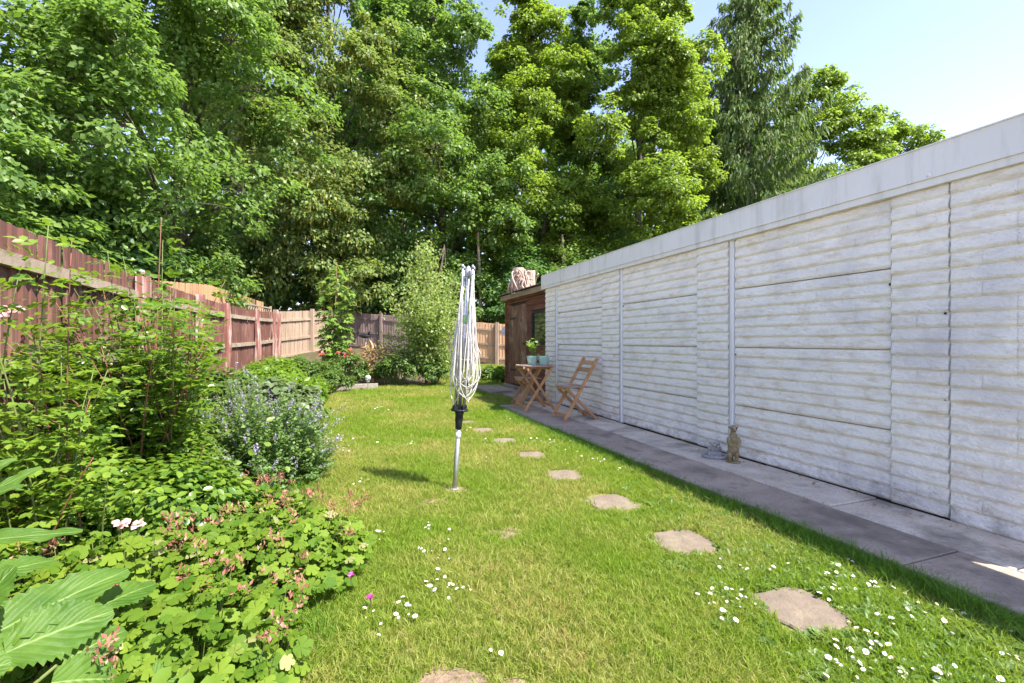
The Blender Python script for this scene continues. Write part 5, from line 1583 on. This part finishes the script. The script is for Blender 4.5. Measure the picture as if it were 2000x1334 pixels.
# ================================================================== GRASS
def tuft(name, nb, h, w, spread, seed, mat, bend=.5):
    r = np.random.default_rng(seed); vs = []; fs = []
    for k in range(nb):
        a = r.uniform(0, 6.28); x, y = r.normal(size=2) * spread; hh = h * r.uniform(.5, 1.15); b = bend * r.uniform(.2, 1.3) * hh
        dx, dy = math.cos(a), math.sin(a); ww = w * r.uniform(.7, 1.2) / 2; o = len(vs); sa = r.uniform(0, 6.28); sx, sy = math.cos(sa) * ww, math.sin(sa) * ww
        vs += [(x - sx, y - sy, 0), (x + sx, y + sy, 0), (x + dx * b * .35 + sx * .8, y + dy * b * .35 + sy * .8, hh * .6), (x + dx * b * .35 - sx * .8, y + dy * b * .35 - sy * .8, hh * .6), (x + dx * b, y + dy * b, hh)]
        fs += [(o, o + 1, o + 2, o + 3), (o + 3, o + 2, o + 4)]
    mb = MB(); mb.add(vs, fs); return mb.mesh(name, mat)


def scatter(name, P_, rz, sc, meshes, label=None):
    """points that carry an instance each: one mass nobody could count"""
    me = bpy.data.meshes.new(name); me.vertices.add(len(P_)); me.vertices.foreach_set('co', np.asarray(P_, np.float32).ravel())
    at = me.attributes.new('rot', 'FLOAT_VECTOR', 'POINT'); at.data.foreach_set('vector', np.stack([rng.normal(size=len(P_)) * .12, rng.normal(size=len(P_)) * .12, rz], 1).astype(np.float32).ravel())
    at = me.attributes.new('scl', 'FLOAT', 'POINT'); at.data.foreach_set('value', np.asarray(sc, np.float32))
    o = stuff(link(name, me))
    coll = bpy.data.collections.new(name + '_kinds')
    for q_ in meshes:
        coll.objects.link(bpy.data.objects.new(name + '_tuft', q_))
    ng = bpy.data.node_groups.new(name + '_scatter', 'GeometryNodeTree')
    ng.interface.new_socket('Geometry', in_out='INPUT', socket_type='NodeSocketGeometry'); ng.interface.new_socket('Geometry', in_out='OUTPUT', socket_type='NodeSocketGeometry')
    gi = ng.nodes.new('NodeGroupInput'); go = ng.nodes.new('NodeGroupOutput'); ip = ng.nodes.new('GeometryNodeInstanceOnPoints'); ci = ng.nodes.new('GeometryNodeCollectionInfo')
    ci.inputs['Collection'].default_value = coll; ci.inputs['Separate Children'].default_value = True; ci.inputs['Reset Children'].default_value = True
    ip.inputs['Pick Instance'].default_value = True
    ra = ng.nodes.new('GeometryNodeInputNamedAttribute'); ra.data_type = 'FLOAT_VECTOR'; ra.inputs['Name'].default_value = 'rot'
    sa = ng.nodes.new('GeometryNodeInputNamedAttribute'); sa.data_type = 'FLOAT'; sa.inputs['Name'].default_value = 'scl'
    e2r = ng.nodes.new('FunctionNodeEulerToRotation')
    L = ng.links.new
    L(gi.outputs[0], ip.inputs['Points']); L(ci.outputs[0], ip.inputs['Instance']); L(ra.outputs['Attribute'], e2r.inputs[0]); L(e2r.outputs[0], ip.inputs['Rotation']); L(sa.outputs['Attribute'], ip.inputs['Scale']); L(ip.outputs[0], go.inputs[0])
    md = o.modifiers.new('scatter', 'NODES'); md.node_group = ng
    return o


r = np.random.default_rng(17)
BARE = [(-.4455, 3.58, .11, .09), (-.56, 3.30, .14, .06), (-.20, 1.53, .13, .10), (.01, 1.50, .12, .09), (-.12, 2.72, .20, .12), (.02, 2.80, .10, .10)]
BSTR = [.9, .6, .97, .8, .45, .6]


def keep_lawn(x, y):
    k = in_poly(x, y, LAWN)
    for (sx, sy, sr) in stone_xy:
        k &= ~((np.abs(x - sx) < sr * .78) & (np.abs(y - sy) < sr * .78))
    for (bx0, by0, a, b), st_ in zip(BARE, BSTR):
        k &= ~((((x - bx0) / a) ** 2 + ((y - by0) / b) ** 2 < r.uniform(.5, 1.2, x.shape)) & (r.uniform(size=x.shape) < st_))
    return k


GX, GY = [], []
for (y0, y1, dens) in ((1.15, 3.0, 3400), (3.0, 5.0, 2000), (5.0, 8.0, 1000), (8.0, 12.5, 520), (12.5, 20.2, 170)):
    x0, x1 = max(-5, -1.15 * y1), 2.7
    n = int((x1 - x0) * (y1 - y0) * dens); x = r.uniform(x0, x1, n); y = r.uniform(y0, y1, n)
    k = keep_lawn(x, y); GX.append(x[k]); GY.append(y[k])
GX = np.concatenate(GX); GY = np.concatenate(GY)
far = np.clip((GY - 1) / 10, 0, 1)
tufts = [tuft('grass_tuft', 11, .034, .0034, .013, k, M['grass'], 1.1) for k in range(6)]
scatter('grass', np.stack([GX, GY, gz(GX, GY) - .004], 1), r.uniform(0, 6.28, len(GX)), r.uniform(.6, 1.25, len(GX)) * (1 + far * 1.0), tufts)
# long grass along the path edge and the bed edge
s = r.uniform(.1, 6.9, 5200); w = np.array([path_w(k) for k in s]); off = w + np.abs(r.normal(size=len(s))) * .085 - .01
k = (r.uniform(size=len(s)) < (.35 + .65 * (np.sin(s * 2.3) * .5 + .5)))
s = s[k]; off = off[k]
ex = GA.x + GE.x * s + GN.x * off; ey = GA.y + GE.y * s + GN.y * off
edge = []
for i in range(20, len(LAWN) - 1):
    a, b = np.array(LAWN[i]), np.array(LAWN[i + 1]); L = np.linalg.norm(b - a); n = int(L * 190); t = r.uniform(0, 1, (n, 1)); edge.append(a + (b - a) * t + r.normal(size=(n, 2)) * .07)
edge = np.concatenate(edge)
ex = np.concatenate([ex, edge[:, 0]]); ey = np.concatenate([ey, edge[:, 1]])
scatter('long_grass', np.stack([ex, ey, gz(ex, ey) - .004], 1), r.uniform(0, 6.28, len(ex)), r.uniform(.45, 1.1, len(ex)), [tuft('long_grass_tuft', 9, .085, .0042, .016, 30 + k, M['longgrass'], .8) for k in range(4)])
# rosettes of daisy leaves near the path
def rosette(seed):
    r2 = np.random.default_rng(seed); n = 9; a = np.linspace(0, 6.28, n, endpoint=False) + r2.uniform(-.3, .3, n)
    d = np.stack([np.cos(a), np.sin(a), r2.uniform(.15, .7, n)], 1)
    v, f = spread_leaves(*OVAL, d * .006, np.tile([0, 0, 1.], (n, 1)) + r2.normal(size=(n, 3)) * .2 - d * .25, d, r2.uniform(.018, .036, n), r2.uniform(.018, .03, n))
    return np_mesh('rosette', [(v, f, 0)], M['clover'])
n = 9000; x = r.uniform(.3, 2.7, n); y = r.uniform(1.15, 4.2, n)
sx = (x - GA.x) * GN.x + (y - GA.y) * GN.y                       # distance from the wall
ss = (x - GA.x) * GE.x + (y - GA.y) * GE.y
k = keep_lawn(x, y) & (r.uniform(size=n) < np.clip(1.25 - np.abs(sx - 1.15) * 1.25 - np.clip(5.9 - ss, 0, 2) * .75, 0, 1))
x, y = x[k], y[k]
scatter('daisy_leaves', np.stack([x, y, gz(x, y) + .004], 1), r.uniform(0, 6.28, len(x)), r.uniform(.7, 1.3, len(x)), [rosette(60 + q_) for q_ in range(4)])

# ---- dry leaf litter blown against the wall foot
n = 130; s = r.uniform(.6, 7.0, n) ; off = np.abs(r.normal(size=n)) * .10 + .03
p = np.stack([GA.x + GE.x * s + GN.x * off, GA.y + GE.y * s + GN.y * off, np.full(n, PATH_Z + .014)], 1)
v, f = spread_leaves(*OVAL, p, np.tile([0, 0, 1.], (n, 1)) + r.normal(size=(n, 3)) * .35, rdir(n, r), r.uniform(.012, .035, n))
stuff(link('leaf_litter', np_mesh('leaf_litter', [(v, f, 0)], M['straw'])))

# ---- daisies: each flower stands on its own
def daisy_mesh(seed):
    r2 = random.Random(seed); mb = MB(); n = 13; op = (1.0, .96, .8, .6, .9, 1.0)[seed % 6]
    mb.tube([(0, 0, 0), (r2.uniform(-.006, .006), r2.uniform(-.006, .006), .042)], .0009, 3, 2, cap=False)
    for k in range(n):
        a = 2 * math.pi * k / n + r2.uniform(-.08, .08); L = r2.uniform(.0105, .0135); c, s_ = math.cos(a), math.sin(a); w = .0031
        mb.add([(c * .003 - s_ * w * .5, s_ * .003 + c * w * .5, .043), (c * .003 + s_ * w * .5, s_ * .003 - c * w * .5, .043), (c * L * op + s_ * w, s_ * L * op - c * w, .046 + L * (1 - op)), (c * L * op - s_ * w, s_ * L * op + c * w, .046 + L * (1 - op))], [(0, 1, 2, 3)], 0)
    mb.ball((0, 0, .0447), (.0050, .0050, .0030), 8, 4, 1)
    return mb.mesh('daisy', [M['daisy_w'], M['daisy_y'], M['stem']])


DM = [daisy_mesh(k) for k in range(6)]
DZ = []
for (px, py, n, sx, sy, where) in (
        (865, 1132, 15, 45, 22, 'the tight patch in the middle of the near lawn'),
        (760, 1195, 13, 55, 30, 'the patch beside the geranium in the near lawn'),
        (860, 1068, 9, 45, 18, 'the patch above the middle near lawn'),
        (850, 1022, 6, 25, 16, 'the loose line below the airer pole'),
        (735, 1040, 5, 30, 12, 'the few flowers between airer and geranium'),
        (700, 935, 6, 30, 10, 'the sparse group left of the airer shadow'),
        (690, 870, 9, 45, 10, 'the scatter right of the catmint'),
        (800, 868, 4, 22, 6, 'the few flowers left of the airer on the mid lawn'),
        (1430, 1160, 24, 60, 28, 'the patch left of the nearest stepping stone'),
        (1660, 1130, 26, 95, 40, 'the drift right of the nearest stepping stone'),
        (1790, 1190, 14, 80, 40, 'the drift below the path edge at the lower right'),
        (1690, 1250, 20, 60, 45, 'the cluster below the nearest stepping stone'),
        (1480, 1108, 7, 60, 20, 'the scatter above the nearest stepping stone'),
        (1640, 1290, 10, 80, 35, 'the bottom edge of the lawn, right side'),
        (1800, 1300, 14, 110, 20, 'the corner of the lawn at the bottom right'),
        (1960, 1260, 5, 30, 50, 'the far lower right corner by the path'),
        (1870, 1150, 10, 60, 30, 'the fringe along the near path edge'),
        (1160, 905, 9, 50, 18, 'the shaded path edge below the chair'),
        (1115, 875, 8, 40, 12, 'the path edge left of the chair'),
        (1070, 855, 8, 35, 10, 'the path edge by the table'),
        (1180, 890, 6, 30, 14, 'the path edge right of the sandy stones'),
        (990, 812, 7, 25, 5, 'the end of the path by the shed'),
        (955, 895, 5, 20, 12, 'the gap between the airer and the stepping stones'),
        (930, 850, 5, 40, 14, 'the row of far stepping stones'),
        (840, 757, 9, 22, 3, 'the foot of the tall pale bush'),
        (870, 762, 8, 20, 3, 'the far lawn right of the pale bush'),
        (740, 795, 6, 40, 10, 'the middle of the far lawn'),
        (660, 800, 5, 30, 6, 'the lawn edge near the far bed'),
        (970, 1262, 3, 25, 14, 'the bare patch at the front of the lawn'),
        (1010, 800, 5, 20, 4, 'the grass tip of the path end'),
        (1390, 1090, 2, 15, 10, 'the lone pair near the reddish stone'),
        (650, 850, 5, 20, 12, 'the worn grass by the catmint'),
):
    for _ in range(n):
        x, y = gp(px + r.normal() * sx * .55, max(690, py + r.normal() * sy * .55), .04)
        if keep_lawn(np.array([x]), np.array([y]))[0] or (px > 1600 and in_poly(np.array([x]), np.array([y]), LAWN)[0]):
            DZ.append((x, y, where))
DZ = DZ[:300]
for (x, y, where) in DZ:
    o = bpy.data.objects.new('daisy', random.choice(DM)); C.objects.link(o)
    o.location = (x, y, float(gz(x, y)) - .002); k = random.uniform(.5, .92) * (1 + .04 * max(0, y - 4)); o.scale = (k, k, k * random.uniform(.75, 1.3))
    o.rotation_euler = (random.uniform(-.2, .75), random.uniform(-.45, .45), random.uniform(0, 6.28) if False else random.uniform(-.6, .6))
    tag(o, 'white daisy in ' + where, 'daisy', 'daisies in the lawn')
